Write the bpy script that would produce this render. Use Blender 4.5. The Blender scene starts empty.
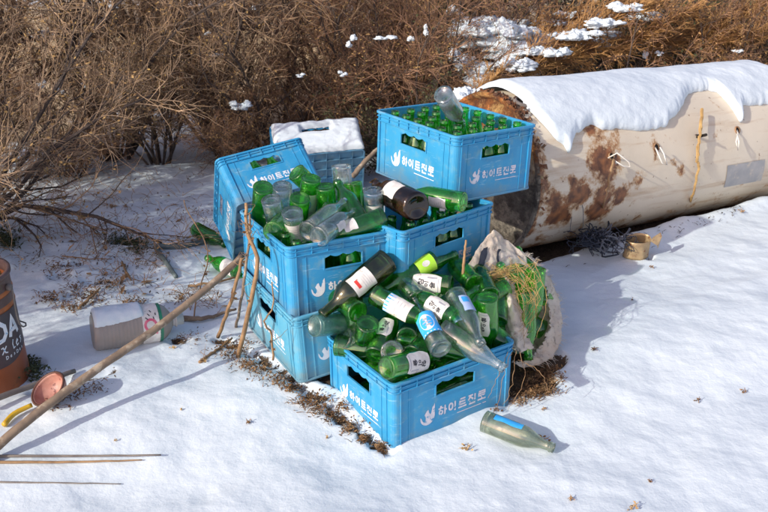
import bpy, math, random
import numpy as np
from mathutils import Vector, Matrix, noise
random.seed(7)
rng = np.random.default_rng(11)
S = bpy.context.scene
C = S.collection
PI = math.pi
R = math.radians

# ------------------------------------------------------------------ camera
FPX, PITCH, CAMH = 903.9, 0.386, 1.371
cam = bpy.data.cameras.new('camera'); co = bpy.data.objects.new('camera', cam); C.objects.link(co)
co.location = (0, 0, CAMH); co.rotation_euler = (PI/2 - PITCH, 0, 0)
cam.sensor_width = 36; cam.lens = 36*FPX/768; cam.clip_end = 300; cam.clip_start = .05
S.camera = co
cam.dof.use_dof = True; cam.dof.focus_distance = 2.55; cam.dof.aperture_fstop = 10

def ray(u, v, z=0.0):
    """the point at height z which the photograph shows at (u, v)"""
    X = (u-384)/FPX; Y = -(v-256)/FPX
    c, s = math.cos(PITCH), math.sin(PITCH)
    d = Vector((X, c+Y*s, -s+Y*c)); t = (z-CAMH)/d.z
    return Vector((0, 0, CAMH)) + d*t
def rayy(u, v, y):
    X = (u-384)/FPX; Y = -(v-256)/FPX
    c, s = math.cos(PITCH), math.sin(PITCH)
    d = Vector((X, c+Y*s, -s+Y*c)); return Vector((0, 0, CAMH)) + d*(y/d.y)

# ------------------------------------------------------------------ materials
def newmat(name):
    m = bpy.data.materials.new(name); m.use_nodes = True
    nt = m.node_tree; nt.nodes.clear()
    out = nt.nodes.new('ShaderNodeOutputMaterial')
    return m, nt, out
def N(nt, typ, **kw):
    n = nt.nodes.new(typ)
    for k, v in kw.items():
        if k in n.inputs: n.inputs[k].default_value = v
        else: setattr(n, k, v)
    return n
def L(nt, a, b): nt.links.new(a, b)
def noise_fac(nt, scale, detail=4, lo=.4, hi=.6, coord='Object', rough=.55, stretch=None):
    tc = N(nt, 'ShaderNodeTexCoord'); src = tc.outputs[coord]
    if stretch:
        mp = N(nt, 'ShaderNodeMapping'); mp.inputs['Scale'].default_value = stretch
        L(nt, src, mp.inputs['Vector']); src = mp.outputs[0]
    n = N(nt, 'ShaderNodeTexNoise', Scale=scale, Detail=detail, Roughness=rough)
    L(nt, src, n.inputs['Vector'])
    mr = N(nt, 'ShaderNodeMapRange'); mr.inputs[1].default_value = lo; mr.inputs[2].default_value = hi
    L(nt, n.outputs['Fac'], mr.inputs[0])
    return mr.outputs[0], n
def mix(nt, f, a, b):
    m = N(nt, 'ShaderNodeMix', data_type='RGBA')
    if hasattr(f, 'links'): L(nt, f, m.inputs[0])
    else: m.inputs[0].default_value = f
    for v, i in ((a, 6), (b, 7)):
        if hasattr(v, 'links'): L(nt, v, m.inputs[i])
        else: m.inputs[i].default_value = (*v, 1)
    return m.outputs[2]
def bump(nt, h, strength, dist, prev=None):
    b = N(nt, 'ShaderNodeBump', Strength=strength, Distance=dist); L(nt, h, b.inputs['Height'])
    if prev: L(nt, prev, b.inputs['Normal'])
    return b.outputs[0]
def noisy(name, c1, c2, scale=20, rough=.6, lo=.35, hi=.65, c3=None, scale3=60, lo3=.55, hi3=.65, bs=.3, bd=.002, bscale=None, metal=0, stretch=None, spec=.4, sheen=0):
    m, nt, out = newmat(name)
    f, n = noise_fac(nt, scale, lo=lo, hi=hi, stretch=stretch)
    col = mix(nt, f, c1, c2)
    if c3:
        f3, _ = noise_fac(nt, scale3, lo=lo3, hi=hi3); col = mix(nt, f3, col, c3)
    p = N(nt, 'ShaderNodeBsdfPrincipled', Roughness=rough, Metallic=metal)
    p.inputs['Specular IOR Level'].default_value = spec
    L(nt, col, p.inputs['Base Color'])
    if bs:
        fb, _ = noise_fac(nt, bscale or scale*3, lo=0, hi=1, stretch=stretch); L(nt, bump(nt, fb, bs, bd), p.inputs['Normal'])
    L(nt, p.outputs[0], out.inputs[0])
    return m

def glass(name, tint, rough=.0, dirt=.12, dirtcol=(.5, .5, .45), leak=.35, dscale=30):
    """bottle glass with real wall thickness: refraction, a share of straight see-through light, and patchy dirt"""
    m, nt, out = newmat(name)
    fb, _ = noise_fac(nt, 38, detail=2, lo=0, hi=1)
    bn = bump(nt, fb, .08, .0015)
    lw = N(nt, 'ShaderNodeLayerWeight', Blend=.5)
    pe = N(nt, 'ShaderNodeMath', operation='POWER'); L(nt, lw.outputs['Facing'], pe.inputs[0]); pe.inputs[1].default_value = 2.6
    oi = N(nt, 'ShaderNodeObjectInfo')
    t2 = tuple(min(1, c*k) for c, k in zip(tint, (1.22, 1.02, .80)))
    c0 = mix(nt, oi.outputs['Random'], tint, t2 if tint[1] > tint[0]*1.3 else tint)
    col = mix(nt, pe.outputs[0], c0, tuple(c**4.5*.8 for c in tint))
    gl = N(nt, 'ShaderNodeBsdfGlass', Roughness=rough, IOR=1.5); L(nt, col, gl.inputs[0]); L(nt, bn, gl.inputs['Normal'])
    tr = N(nt, 'ShaderNodeBsdfTransparent'); L(nt, col, tr.inputs[0])
    ms = N(nt, 'ShaderNodeMixShader'); ms.inputs[0].default_value = leak; L(nt, gl.outputs[0], ms.inputs[1]); L(nt, tr.outputs[0], ms.inputs[2])
    gs = N(nt, 'ShaderNodeBsdfGlossy', Roughness=.055+rough); gs.inputs[0].default_value = (1, 1, 1, 1); L(nt, bn, gs.inputs['Normal'])
    pf = N(nt, 'ShaderNodeMath', operation='POWER'); L(nt, lw.outputs['Facing'], pf.inputs[0]); pf.inputs[1].default_value = 4.0
    fq = N(nt, 'ShaderNodeMath', operation='MULTIPLY_ADD'); L(nt, pf.outputs[0], fq.inputs[0]); fq.inputs[1].default_value = .38; fq.inputs[2].default_value = .065
    mg = N(nt, 'ShaderNodeMixShader'); L(nt, fq.outputs[0], mg.inputs[0]); L(nt, ms.outputs[0], mg.inputs[1]); L(nt, gs.outputs[0], mg.inputs[2]); ms = mg
    df = N(nt, 'ShaderNodeBsdfDiffuse'); df.inputs[0].default_value = (*dirtcol, 1)
    tl = N(nt, 'ShaderNodeBsdfTranslucent'); tl.inputs[0].default_value = (*dirtcol, 1)
    m0 = N(nt, 'ShaderNodeMixShader'); m0.inputs[0].default_value = .5; L(nt, df.outputs[0], m0.inputs[1]); L(nt, tl.outputs[0], m0.inputs[2])
    fd, _ = noise_fac(nt, dscale, detail=8, lo=.48, hi=.72, rough=.7)
    fx = N(nt, 'ShaderNodeMath', operation='MULTIPLY_ADD'); L(nt, fd, fx.inputs[0]); fx.inputs[1].default_value = dirt; fx.inputs[2].default_value = dirt*.10
    m2 = N(nt, 'ShaderNodeMixShader'); L(nt, fx.outputs[0], m2.inputs[0]); L(nt, ms.outputs[0], m2.inputs[1]); L(nt, m0.outputs[0], m2.inputs[2])
    L(nt, m2.outputs[0], out.inputs[0])
    return m

G = {
 'green': glass('green_glass', (.47, .94, .47), dirt=.09, dirtcol=(.22, .50, .25)),
 'dark_green': glass('dark_green_glass', (.34, .82, .42), dirt=.09, dirtcol=(.15, .38, .2)),
 'clear': glass('clear_glass', (.955, .985, .97), dirt=.09, dirtcol=(.55, .64, .60)),
 'teal': glass('frosted_teal_glass', (.76, .90, .86), rough=.25, dirt=.55, dirtcol=(.22, .42, .40)),
 'olive': glass('olive_wine_glass', (.60, .62, .34), dirt=.16, dirtcol=(.2, .2, .12), leak=.2),
 'brown': glass('brown_black_glass', (.16, .11, .07), dirt=.45, dirtcol=(.20, .11, .06), dscale=14, leak=.1),
 'grey': glass('greyish_glass', (.90, .93, .85), dirt=.20, dirtcol=(.34, .36, .28), leak=.25),
}

def crate_mat(name, base, dusty, fade):
    m, nt, out = newmat(name)
    f, _ = noise_fac(nt, 6, detail=5, lo=.35, hi=.7)
    col = mix(nt, f, base, fade)
    f2, _ = noise_fac(nt, 24, detail=9, lo=.51, hi=.76, rough=.72)
    col = mix(nt, f2, col, dusty)
    f3, _ = noise_fac(nt, 14, detail=6, lo=.60, hi=.66, rough=.7, stretch=(1, 1, 6))
    m3 = N(nt, 'ShaderNodeMath', operation='MULTIPLY'); L(nt, f3, m3.inputs[0]); m3.inputs[1].default_value = .45
    col = mix(nt, m3.outputs[0], col, (.30, .50, .62))
    # soil splashed up the lowest few centimetres
    tc = N(nt, 'ShaderNodeTexCoord'); sx = N(nt, 'ShaderNodeSeparateXYZ'); L(nt, tc.outputs['Object'], sx.inputs[0])
    ad = N(nt, 'ShaderNodeMath', operation='MULTIPLY_ADD'); L(nt, f, ad.inputs[0]); ad.inputs[1].default_value = -.05; L(nt, sx.outputs[2], ad.inputs[2])
    mr = N(nt, 'ShaderNodeMapRange'); L(nt, ad.outputs[0], mr.inputs[0]); mr.inputs[1].default_value = .03; mr.inputs[2].default_value = -.02; mr.inputs[3].default_value = 0; mr.inputs[4].default_value = .45
    col = mix(nt, mr.outputs[0], col, (.16, .14, .11))
    p = N(nt, 'ShaderNodeBsdfPrincipled', Roughness=.42); p.inputs['Specular IOR Level'].default_value = .45
    L(nt, col, p.inputs['Base Color'])
    fr, _ = noise_fac(nt, 12, lo=.3, hi=.7)
    rr = N(nt, 'ShaderNodeMapRange'); L(nt, fr, rr.inputs[0]); rr.inputs[3].default_value = .32; rr.inputs[4].default_value = .6; L(nt, rr.outputs[0], p.inputs['Roughness'])
    fb, _ = noise_fac(nt, 90, detail=6, lo=0, hi=1); L(nt, bump(nt, fb, .12, .001), p.inputs['Normal'])
    L(nt, p.outputs[0], out.inputs[0])
    return m
M = {}
M['crate'] = crate_mat('blue_crate_plastic', (.028, .262, .50), (.16, .33, .40), (.045, .32, .56))
M['crate_pale'] = crate_mat('sun_faded_crate_plastic', (.07, .33, .50), (.24, .36, .38), (.13, .40, .54))
M['print'] = noisy('white_print', (.80, .80, .80), (.66, .70, .74), scale=60, rough=.5, c3=(.15, .38, .56), scale3=110, lo3=.60, hi3=.66, bs=0)
M['wornshadeprint'] = noisy('worn_shaded_print', (.70, .64, .68), (.50, .54, .62), scale=60, rough=.5, c3=(.06, .28, .50), scale3=90, lo3=.56, hi3=.62, bs=0)  # shade of right faces painted in as duller pink; blue flecks are wear
M['paper'] = noisy('label_paper', (.72, .70, .66), (.58, .54, .50), scale=50, rough=.6, c3=(.35, .30, .25), scale3=70, lo3=.66, hi3=.74, bs=.2, bd=.001)
M['paperpink'] = noisy('faded_pink_paper', (.62, .50, .50), (.45, .45, .52), scale=40, rough=.6, bs=.2, bd=.001)
M['paperblue'] = noisy('blue_paper', (.03, .32, .75), (.06, .42, .80), scale=50, rough=.45, bs=.1, bd=.001)
M['papersky'] = noisy('pale_blue_paper', (.40, .50, .72), (.30, .42, .70), scale=50, rough=.5, bs=.1, bd=.001)
M['lime'] = noisy('lime_paper', (.38, .72, .04), (.48, .80, .08), scale=40, rough=.35, bs=.1, bd=.001)
M['ink'] = noisy('black_ink', (.02, .02, .025), (.05, .05, .06), scale=90, rough=.6, bs=0)
M['red'] = noisy('red_ink', (.60, .04, .03), (.5, .06, .05), scale=60, rough=.5, bs=0)
M['pinkink'] = noisy('pink_ink', (.60, .10, .18), (.65, .2, .26), scale=60, rough=.5, bs=0)
M['greyink'] = noisy('grey_ink', (.30, .30, .34), (.42, .42, .45), scale=80, rough=.6, bs=0)
M['twig'] = noisy('shade_mottled_twig', (.48, .32, .19), (.13, .085, .055), scale=5, rough=.8, bs=0)  # dark tone deepened to stand in for shade among the twigs
M['redtwig'] = noisy('reddish_twig', (.36, .20, .11), (.11, .06, .04), scale=5, rough=.8, bs=0)
M['stem'] = noisy('dark_bark', (.045, .033, .028), (.10, .075, .06), scale=30, rough=.9, bs=.5, bd=.002)
M['deadleaf'] = noisy('dead_leaf', (.40, .25, .08), (.20, .11, .045), scale=14, rough=.7, bs=0)
M['bronzeleaf'] = noisy('bronze_needle', (.40, .22, .075), (.24, .12, .045), scale=10, rough=.7, bs=0)
M['olive_leaf'] = noisy('olive_winter_leaf', (.05, .06, .02), (.09, .085, .03), scale=14, rough=.7, bs=0)
M['litter'] = noisy('leaf_litter', (.22, .11, .04), (.07, .04, .02), scale=40, rough=.8, bs=0, c3=(.34, .20, .09), scale3=50, lo3=.55, hi3=.6)
M['wood'] = noisy('weathered_pole_wood', (.25, .18, .12), (.15, .11, .08), scale=26, rough=.75, bs=.5, bd=.002, stretch=(1, 1, .12), c3=(.36, .29, .21), scale3=30)
M['dry'] = noisy('dry_stalk', (.36, .22, .11), (.20, .12, .06), scale=22, rough=.8, bs=.4, bd=.001)
M['straw'] = noisy('straw', (.52, .34, .13), (.32, .19, .07), scale=20, rough=.7, bs=0)
M['palegrey'] = noisy('grey_stalk', (.22, .19, .16), (.14, .12, .11), scale=22, rough=.8, bs=.3, bd=.001)
M['hose'] = noisy('grey_pipe', (.10, .13, .13), (.15, .18, .17), scale=20, rough=.45, bs=.2, bd=.001)
M['net'] = noisy('dark_netting', (.012, .018, .028), (.03, .035, .05), scale=30, rough=.6, bs=0)
M['netgrey'] = noisy('grey_netting', (.14, .15, .17), (.07, .08, .10), scale=30, rough=.6, bs=0)
M['soil'] = noisy('dark_soil', (.045, .030, .020), (.09, .06, .035), scale=30, rough=.95, bs=.7, bd=.01)
M['brass'] = noisy('tarnished_can', (.52, .37, .20), (.36, .25, .14), scale=30, rough=.5, metal=.35, bs=.3, bd=.002, c3=(.22, .08, .03), scale3=40, lo3=.6, hi3=.68)
M['caninside'] = noisy('can_inside', (.03, .06, .06), (.06, .08, .07), scale=30, rough=.6, bs=0)
M['wire'] = noisy('white_wire', (.70, .68, .62), (.6, .55, .48), scale=30, rough=.4, bs=0)
M['rust'] = noisy('rust', (.26, .10, .035), (.055, .028, .018), scale=7, rough=.85, bs=1.0, bd=.012, c3=(.48, .34, .20), scale3=5, lo3=.50, hi3=.60)
M['black'] = noisy('black_hole', (.008, .007, .006), (.02, .014, .01), scale=30, rough=.9, bs=0)
M['sticker'] = noisy('grey_sticker', (.42, .40, .38), (.32, .32, .32), scale=14, rough=.4, bs=.1, bd=.001, c3=(.52, .46, .38), scale3=18)
M['snow_soft'] = None

def snow_shader(nt, scale_bump=1.0):
    f, _ = noise_fac(nt, 3, detail=4, lo=.3, hi=.7)
    col = mix(nt, f, (.63, .70, .74), (.69, .755, .785))
    p = N(nt, 'ShaderNodeBsdfPrincipled', Roughness=.55); p.inputs['Specular IOR Level'].default_value = .3
    f1, _ = noise_fac(nt, 26, detail=5, lo=0, hi=1)
    f2, _ = noise_fac(nt, 150, detail=5, lo=0, hi=1, rough=.7)
    b = bump(nt, f1, .22*scale_bump, .02); b = bump(nt, f2, .17*scale_bump, .004, b)
    L(nt, b, p.inputs['Normal'])
    return col, p
m, nt, out = newmat('snow'); col, p = snow_shader(nt); L(nt, col, p.inputs['Base Color']); L(nt, p.outputs[0], out.inputs[0]); M['snow'] = m

# ground: snow, with the bare soil where attribute "soil" says so, and dry tan ground further back
m, nt, out = newmat('ground_snow_and_soil')
col, p = snow_shader(nt)
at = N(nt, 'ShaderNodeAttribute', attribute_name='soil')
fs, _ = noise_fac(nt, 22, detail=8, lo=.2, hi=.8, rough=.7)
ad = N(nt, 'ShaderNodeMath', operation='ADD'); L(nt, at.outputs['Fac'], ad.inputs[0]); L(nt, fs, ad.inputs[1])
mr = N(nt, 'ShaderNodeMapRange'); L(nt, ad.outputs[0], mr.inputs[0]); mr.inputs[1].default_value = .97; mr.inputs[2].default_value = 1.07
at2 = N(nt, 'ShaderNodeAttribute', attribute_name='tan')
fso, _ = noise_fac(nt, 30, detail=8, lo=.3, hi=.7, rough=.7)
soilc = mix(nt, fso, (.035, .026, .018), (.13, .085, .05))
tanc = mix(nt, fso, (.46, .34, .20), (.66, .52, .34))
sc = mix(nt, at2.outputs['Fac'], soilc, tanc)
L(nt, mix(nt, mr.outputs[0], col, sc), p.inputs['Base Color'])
rr = N(nt, 'ShaderNodeMapRange'); L(nt, mr.outputs[0], rr.inputs[0]); rr.inputs[3].default_value = .55; rr.inputs[4].default_value = .95; L(nt, rr.outputs[0], p.inputs['Roughness'])
L(nt, p.outputs[0], out.inputs[0]); M['ground'] = m

# tank shell: cream paint, rust streaks and patches where attribute "rust" says so
m, nt, out = newmat('cream_tank_paint')
f, _ = noise_fac(nt, 3, detail=5, lo=.35, hi=.7)
col = mix(nt, f, (.72, .63, .49), (.62, .53, .40))
f, _ = noise_fac(nt, 5, detail=7, lo=.52, hi=.78, stretch=(.35, 4, 4), rough=.7)
col = mix(nt, f, col, (.44, .27, .13))
f, _ = noise_fac(nt, 60, detail=5, lo=.68, hi=.72)
col = mix(nt, f, col, (.20, .10, .05))
at = N(nt, 'ShaderNodeAttribute', attribute_name='rust')
fs, _ = noise_fac(nt, 11, detail=9, lo=.30, hi=.70, rough=.72)
ad = N(nt, 'ShaderNodeMath', operation='ADD'); L(nt, at.outputs['Fac'], ad.inputs[0]); L(nt, fs, ad.inputs[1])
mr = N(nt, 'ShaderNodeMapRange'); L(nt, ad.outputs[0], mr.inputs[0]); mr.inputs[1].default_value = .82; mr.inputs[2].default_value = 1.0
mr2 = N(nt, 'ShaderNodeMapRange'); L(nt, ad.outputs[0], mr2.inputs[0]); mr2.inputs[1].default_value = 1.0; mr2.inputs[2].default_value = 1.12
fr, _ = noise_fac(nt, 28, detail=8, lo=.35, hi=.62)
rc = mix(nt, fr, (.33, .13, .045), (.10, .04, .02)); 
col = mix(nt, mr.outputs[0], col, (.46, .28, .14)); col = mix(nt, mr2.outputs[0], col, rc)
p = N(nt, 'ShaderNodeBsdfPrincipled', Roughness=.5); L(nt, col, p.inputs['Base Color'])
fb, _ = noise_fac(nt, 35, detail=6, lo=0, hi=1); bb = bump(nt, fb, .25, .003); bb = bump(nt, mr2.outputs[0], .4, .004, bb); L(nt, bb, p.inputs['Normal'])
L(nt, p.outputs[0], out.inputs[0]); M['tank'] = m

m, nt, out = newmat('rusted_end_plate')
tc = N(nt, 'ShaderNodeTexCoord'); sx = N(nt, 'ShaderNodeSeparateXYZ'); L(nt, tc.outputs['Object'], sx.inputs[0])
f, _ = noise_fac(nt, 7, detail=8, lo=.2, hi=.8, rough=.7)
ad = N(nt, 'ShaderNodeMath', operation='MULTIPLY_ADD'); L(nt, f, ad.inputs[0]); ad.inputs[1].default_value = .28; L(nt, sx.outputs[2], ad.inputs[2])
mr = N(nt, 'ShaderNodeMapRange'); L(nt, ad.outputs[0], mr.inputs[0]); mr.inputs[1].default_value = .20; mr.inputs[2].default_value = .30
f2, _ = noise_fac(nt, 16, detail=9, lo=.40, hi=.60, rough=.75); f3, _ = noise_fac(nt, 9, detail=8, lo=.48, hi=.58, rough=.75)
up = mix(nt, f3, mix(nt, f2, (.42, .15, .035), (.12, .045, .02)), (.66, .40, .14))
low = mix(nt, f3, mix(nt, f2, (.20, .17, .13), (.07, .055, .04)), (.38, .32, .24))
p = N(nt, 'ShaderNodeBsdfPrincipled', Roughness=.9); L(nt, mix(nt, mr.outputs[0], low, up), p.inputs['Base Color'])
bb = bump(nt, f2, .9, .012); L(nt, bb, p.inputs['Normal']); L(nt, p.outputs[0], out.inputs[0]); M['endplate'] = m

# woven sack plastic
m, nt, out = newmat('woven_sack_plastic')
f, _ = noise_fac(nt, 9, detail=6, lo=.3, hi=.7)
col = mix(nt, f, (.90, .84, .74), (.80, .67, .53))
f, _ = noise_fac(nt, 40, detail=8, lo=.55, hi=.75, rough=.7); col = mix(nt, f, col, (.25, .15, .09))
tc = N(nt, 'ShaderNodeTexCoord'); 
wv = N(nt, 'ShaderNodeTexWave', Scale=160); L(nt, tc.outputs['Object'], wv.inputs[0])
p = N(nt, 'ShaderNodeBsdfPrincipled', Roughness=.5); L(nt, col, p.inputs['Base Color'])
fb, _ = noise_fac(nt, 26, detail=6, lo=0, hi=1); bb = bump(nt, fb, .9, .010); bb = bump(nt, wv.outputs['Fac'], .3, .001, bb); L(nt, bb, p.inputs['Normal'])
tl = N(nt, 'ShaderNodeBsdfTranslucent'); L(nt, col, tl.inputs[0])
ms = N(nt, 'ShaderNodeMixShader'); ms.inputs[0].default_value = .40; L(nt, p.outputs[0], ms.inputs[1]); L(nt, tl.outputs[0], ms.inputs[2])
L(nt, ms.outputs[0], out.inputs[0]); M['sack'] = m

# cloudy jug plastic
m, nt, out = newmat('cloudy_jug_plastic')
f, _ = noise_fac(nt, 14, detail=5, lo=.3, hi=.7); col = mix(nt, f, (.40, .33, .28), (.52, .44, .38))
p = N(nt, 'ShaderNodeBsdfPrincipled', Roughness=.35); L(nt, col, p.inputs['Base Color'])
tr = N(nt, 'ShaderNodeBsdfTransparent'); tr.inputs[0].default_value = (.75, .78, .74, 1)
ms = N(nt, 'ShaderNodeMixShader'); ms.inputs[0].default_value = .42; L(nt, p.outputs[0], ms.inputs[1]); L(nt, tr.outputs[0], ms.inputs[2])
L(nt, ms.outputs[0], out.inputs[0]); M['jug'] = m

M['bucket'] = noisy('rusty_orange_pail', (.42, .13, .035), (.30, .085, .03), scale=12, rough=.4, bs=.2, bd=.002, c3=(.16, .06, .03), scale3=18, lo3=.58, hi3=.7, stretch=(1, 1, .4))
M['bucketdark'] = noisy('dark_pail_print', (.055, .045, .05), (.09, .06, .06), scale=14, rough=.45, bs=.2, bd=.002)
M['bucketbrown'] = noisy('brown_pail_paint', (.13, .075, .06), (.09, .05, .045), scale=14, rough=.4, bs=.2, bd=.002)
M['bucketfill'] = noisy('dead_grass_fill', (.22, .19, .07), (.10, .09, .035), scale=30, rough=.9, bs=.9, bd=.01)
M['bowl'] = noisy('crackled_pink_bowl', (.50, .27, .21), (.36, .16, .12), scale=25, rough=.45, bs=.4, bd=.002, c3=(.16, .05, .04), scale3=34, lo3=.60, hi3=.64)
M['bowlrim'] = noisy('dark_bowl_rim', (.12, .05, .035), (.07, .03, .02), scale=25, rough=.5, bs=.2, bd=.001)
M['yellow'] = noisy('yellow_plastic', (.62, .40, .03), (.50, .30, .02), scale=25, rough=.4, bs=.1, bd=.001)
M['white'] = noisy('offwhite_plastic', (.62, .60, .56), (.48, .45, .42), scale=25, rough=.4, bs=.1, bd=.001)
M['greenplastic'] = noisy('green_label', (.02, .22, .12), (.03, .15, .09), scale=25, rough=.4, bs=.1, bd=.001)
M['weed'] = noisy('low_evergreen_weed', (.035, .05, .018), (.07, .08, .03), scale=20, rough=.7, bs=0)

# ------------------------------------------------------------------ mesh building
class MB:
    def __init__(s): s.v = []; s.f = []; s.m = []
    def add(s, vs, fs, mat=0):
        o = len(s.v); s.v.extend([tuple(x) for x in vs]); s.f.extend([tuple(i+o for i in f) for f in fs]); s.m.extend([mat]*len(fs))
    def box(s, a, b, mat=0, T=None):
        x0, y0, z0 = a; x1, y1, z1 = b
        vs = [(x0,y0,z0),(x1,y0,z0),(x1,y1,z0),(x0,y1,z0),(x0,y0,z1),(x1,y0,z1),(x1,y1,z1),(x0,y1,z1)]
        if T: vs = [T(*v) for v in vs]
        s.add(vs, [(0,3,2,1),(4,5,6,7),(0,1,5,4),(1,2,6,5),(2,3,7,6),(3,0,4,7)], mat)
    def tube(s, pts, rad, n=6, mat=0, cap=True):
        pts = [Vector(p) for p in pts]; k = len(pts)
        if not hasattr(rad, '__len__'): rad = [rad]*k
        vs = []; prev = None
        for i, p in enumerate(pts):
            t = (pts[min(i+1, k-1)]-pts[max(i-1, 0)])
            if t.length < 1e-9: t = Vector((0, 0, 1))
            t.normalize()
            if prev is None: a = t.orthogonal().normalized()
            else:
                a = prev - t*prev.dot(t)
                a = a.normalized() if a.length > 1e-6 else t.orthogonal().normalized()
            prev = a; b = t.cross(a)
            for j in range(n):
                th = 2*PI*j/n; vs.append(p + (a*math.cos(th)+b*math.sin(th))*rad[i])
        fs = [(i*n+j, i*n+(j+1) % n, (i+1)*n+(j+1) % n, (i+1)*n+j) for i in range(k-1) for j in range(n)]
        if cap and n > 3: fs += [tuple(range(n-1, -1, -1)), tuple((k-1)*n+j for j in range(n))]
        s.add(vs, fs, mat)
    def lathe(s, prof, n=24, mat=0, wob=None):
        """profile of (radius, z); r = 0 closes"""
        vs = []; fs = []; rings = []
        for r, z in prof:
            if r < 1e-6: rings.append([len(vs)]); vs.append((0, 0, z))
            else:
                rings.append(list(range(len(vs), len(vs)+n)))
                for j in range(n):
                    th = 2*PI*j/n; rr = r*(wob(th, z) if wob else 1); vs.append((rr*math.cos(th), rr*math.sin(th), z))
        for a, b in zip(rings, rings[1:]):
            for j in range(n):
                j2 = (j+1) % n
                if len(a) == 1 and len(b) == 1: continue
                if len(a) == 1: fs.append((a[0], b[j2], b[j]))
                elif len(b) == 1: fs.append((a[j], a[j2], b[0]))
                else: fs.append((a[j], a[j2], b[j2], b[j]))
        s.add(vs, fs, mat)
    def build(s, name, mats, parent=None, smooth=False, link=True):
        me = bpy.data.meshes.new(name); me.from_pydata(s.v, [], s.f)
        if not isinstance(mats, (list, tuple)): mats = [mats]
        for m in mats: me.materials.append(m)
        me.polygons.foreach_set('material_index', s.m)
        if smooth: me.polygons.foreach_set('use_smooth', [True]*len(s.f))
        me.update()
        o = bpy.data.objects.new(name, me)
        if link: C.objects.link(o)
        if parent: o.parent = parent
        return o
def tag(o, label=None, cat=None, group=None, kind=None):
    if label: o['label'] = label
    if cat: o['category'] = cat
    if group: o['group'] = group
    if kind: o['kind'] = kind
    return o
def empty(name, loc=(0, 0, 0)):
    o = bpy.data.objects.new(name, None); C.objects.link(o); o.location = loc; o.empty_display_size = .05; return o
def copy_tree(o):
    c = o.copy(); C.objects.link(c)
    for ch in o.children:
        d = ch.copy(); C.objects.link(d); d.parent = c
        for g in ch.children:
            e = g.copy(); C.objects.link(e); e.parent = d
    return c
def rot(rz, tx, ty):
    return Matrix.Rotation(rz, 3, 'Z') @ Matrix.Rotation(tx, 3, 'X') @ Matrix.Rotation(ty, 3, 'Y')
def sm(x, a, b):
    t = np.clip((x-a)/(b-a), 0, 1); return t*t*(3-2*t)

# value noise on arrays
_tab = rng.random((256, 256))
def vnoise(x, y):
    xi = np.floor(x).astype(int); yi = np.floor(y).astype(int); fx = x-xi; fy = y-yi
    fx = fx*fx*(3-2*fx); fy = fy*fy*(3-2*fy); g = lambda a, b: _tab[a % 256, b % 256]
    return (g(xi, yi)*(1-fx)+g(xi+1, yi)*fx)*(1-fy)+(g(xi, yi+1)*(1-fx)+g(xi+1, yi+1)*fx)*fy
def fbm(x, y, o=4):
    r = 0; a = .5
    for i in range(o): r = r+a*(vnoise(x*2**i+17.3*i, y*2**i+9.1*i)-.5); a *= .5
    return r

# ------------------------------------------------------------------ ground
TA = np.array([.49, 3.54]); TD = np.array([.8480, .5300])         # tank contact line
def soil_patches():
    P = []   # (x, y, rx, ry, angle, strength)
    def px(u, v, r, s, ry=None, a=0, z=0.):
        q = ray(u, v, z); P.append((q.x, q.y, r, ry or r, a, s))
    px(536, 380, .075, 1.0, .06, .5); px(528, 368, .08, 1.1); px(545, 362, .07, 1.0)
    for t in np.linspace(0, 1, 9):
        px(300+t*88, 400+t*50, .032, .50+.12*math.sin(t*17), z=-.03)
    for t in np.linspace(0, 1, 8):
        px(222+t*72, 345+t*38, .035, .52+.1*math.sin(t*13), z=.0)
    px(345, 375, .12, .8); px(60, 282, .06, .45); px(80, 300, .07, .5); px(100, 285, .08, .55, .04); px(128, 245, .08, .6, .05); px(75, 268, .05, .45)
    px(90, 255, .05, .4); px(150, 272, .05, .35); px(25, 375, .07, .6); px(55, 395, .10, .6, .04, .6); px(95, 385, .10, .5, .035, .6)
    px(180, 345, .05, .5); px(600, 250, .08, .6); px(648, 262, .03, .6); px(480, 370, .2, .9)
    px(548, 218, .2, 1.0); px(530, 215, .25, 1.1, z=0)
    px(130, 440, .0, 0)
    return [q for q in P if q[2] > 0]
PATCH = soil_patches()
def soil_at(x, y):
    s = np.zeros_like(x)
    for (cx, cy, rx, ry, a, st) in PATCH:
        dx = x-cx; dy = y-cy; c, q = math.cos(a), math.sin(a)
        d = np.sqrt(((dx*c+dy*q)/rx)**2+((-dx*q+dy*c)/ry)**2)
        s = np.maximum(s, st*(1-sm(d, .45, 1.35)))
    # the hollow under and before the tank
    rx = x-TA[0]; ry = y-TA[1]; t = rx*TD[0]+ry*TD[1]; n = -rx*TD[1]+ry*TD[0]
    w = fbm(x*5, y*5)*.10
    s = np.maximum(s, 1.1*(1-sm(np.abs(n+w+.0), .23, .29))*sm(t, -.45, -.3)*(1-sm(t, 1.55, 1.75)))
    return s
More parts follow.
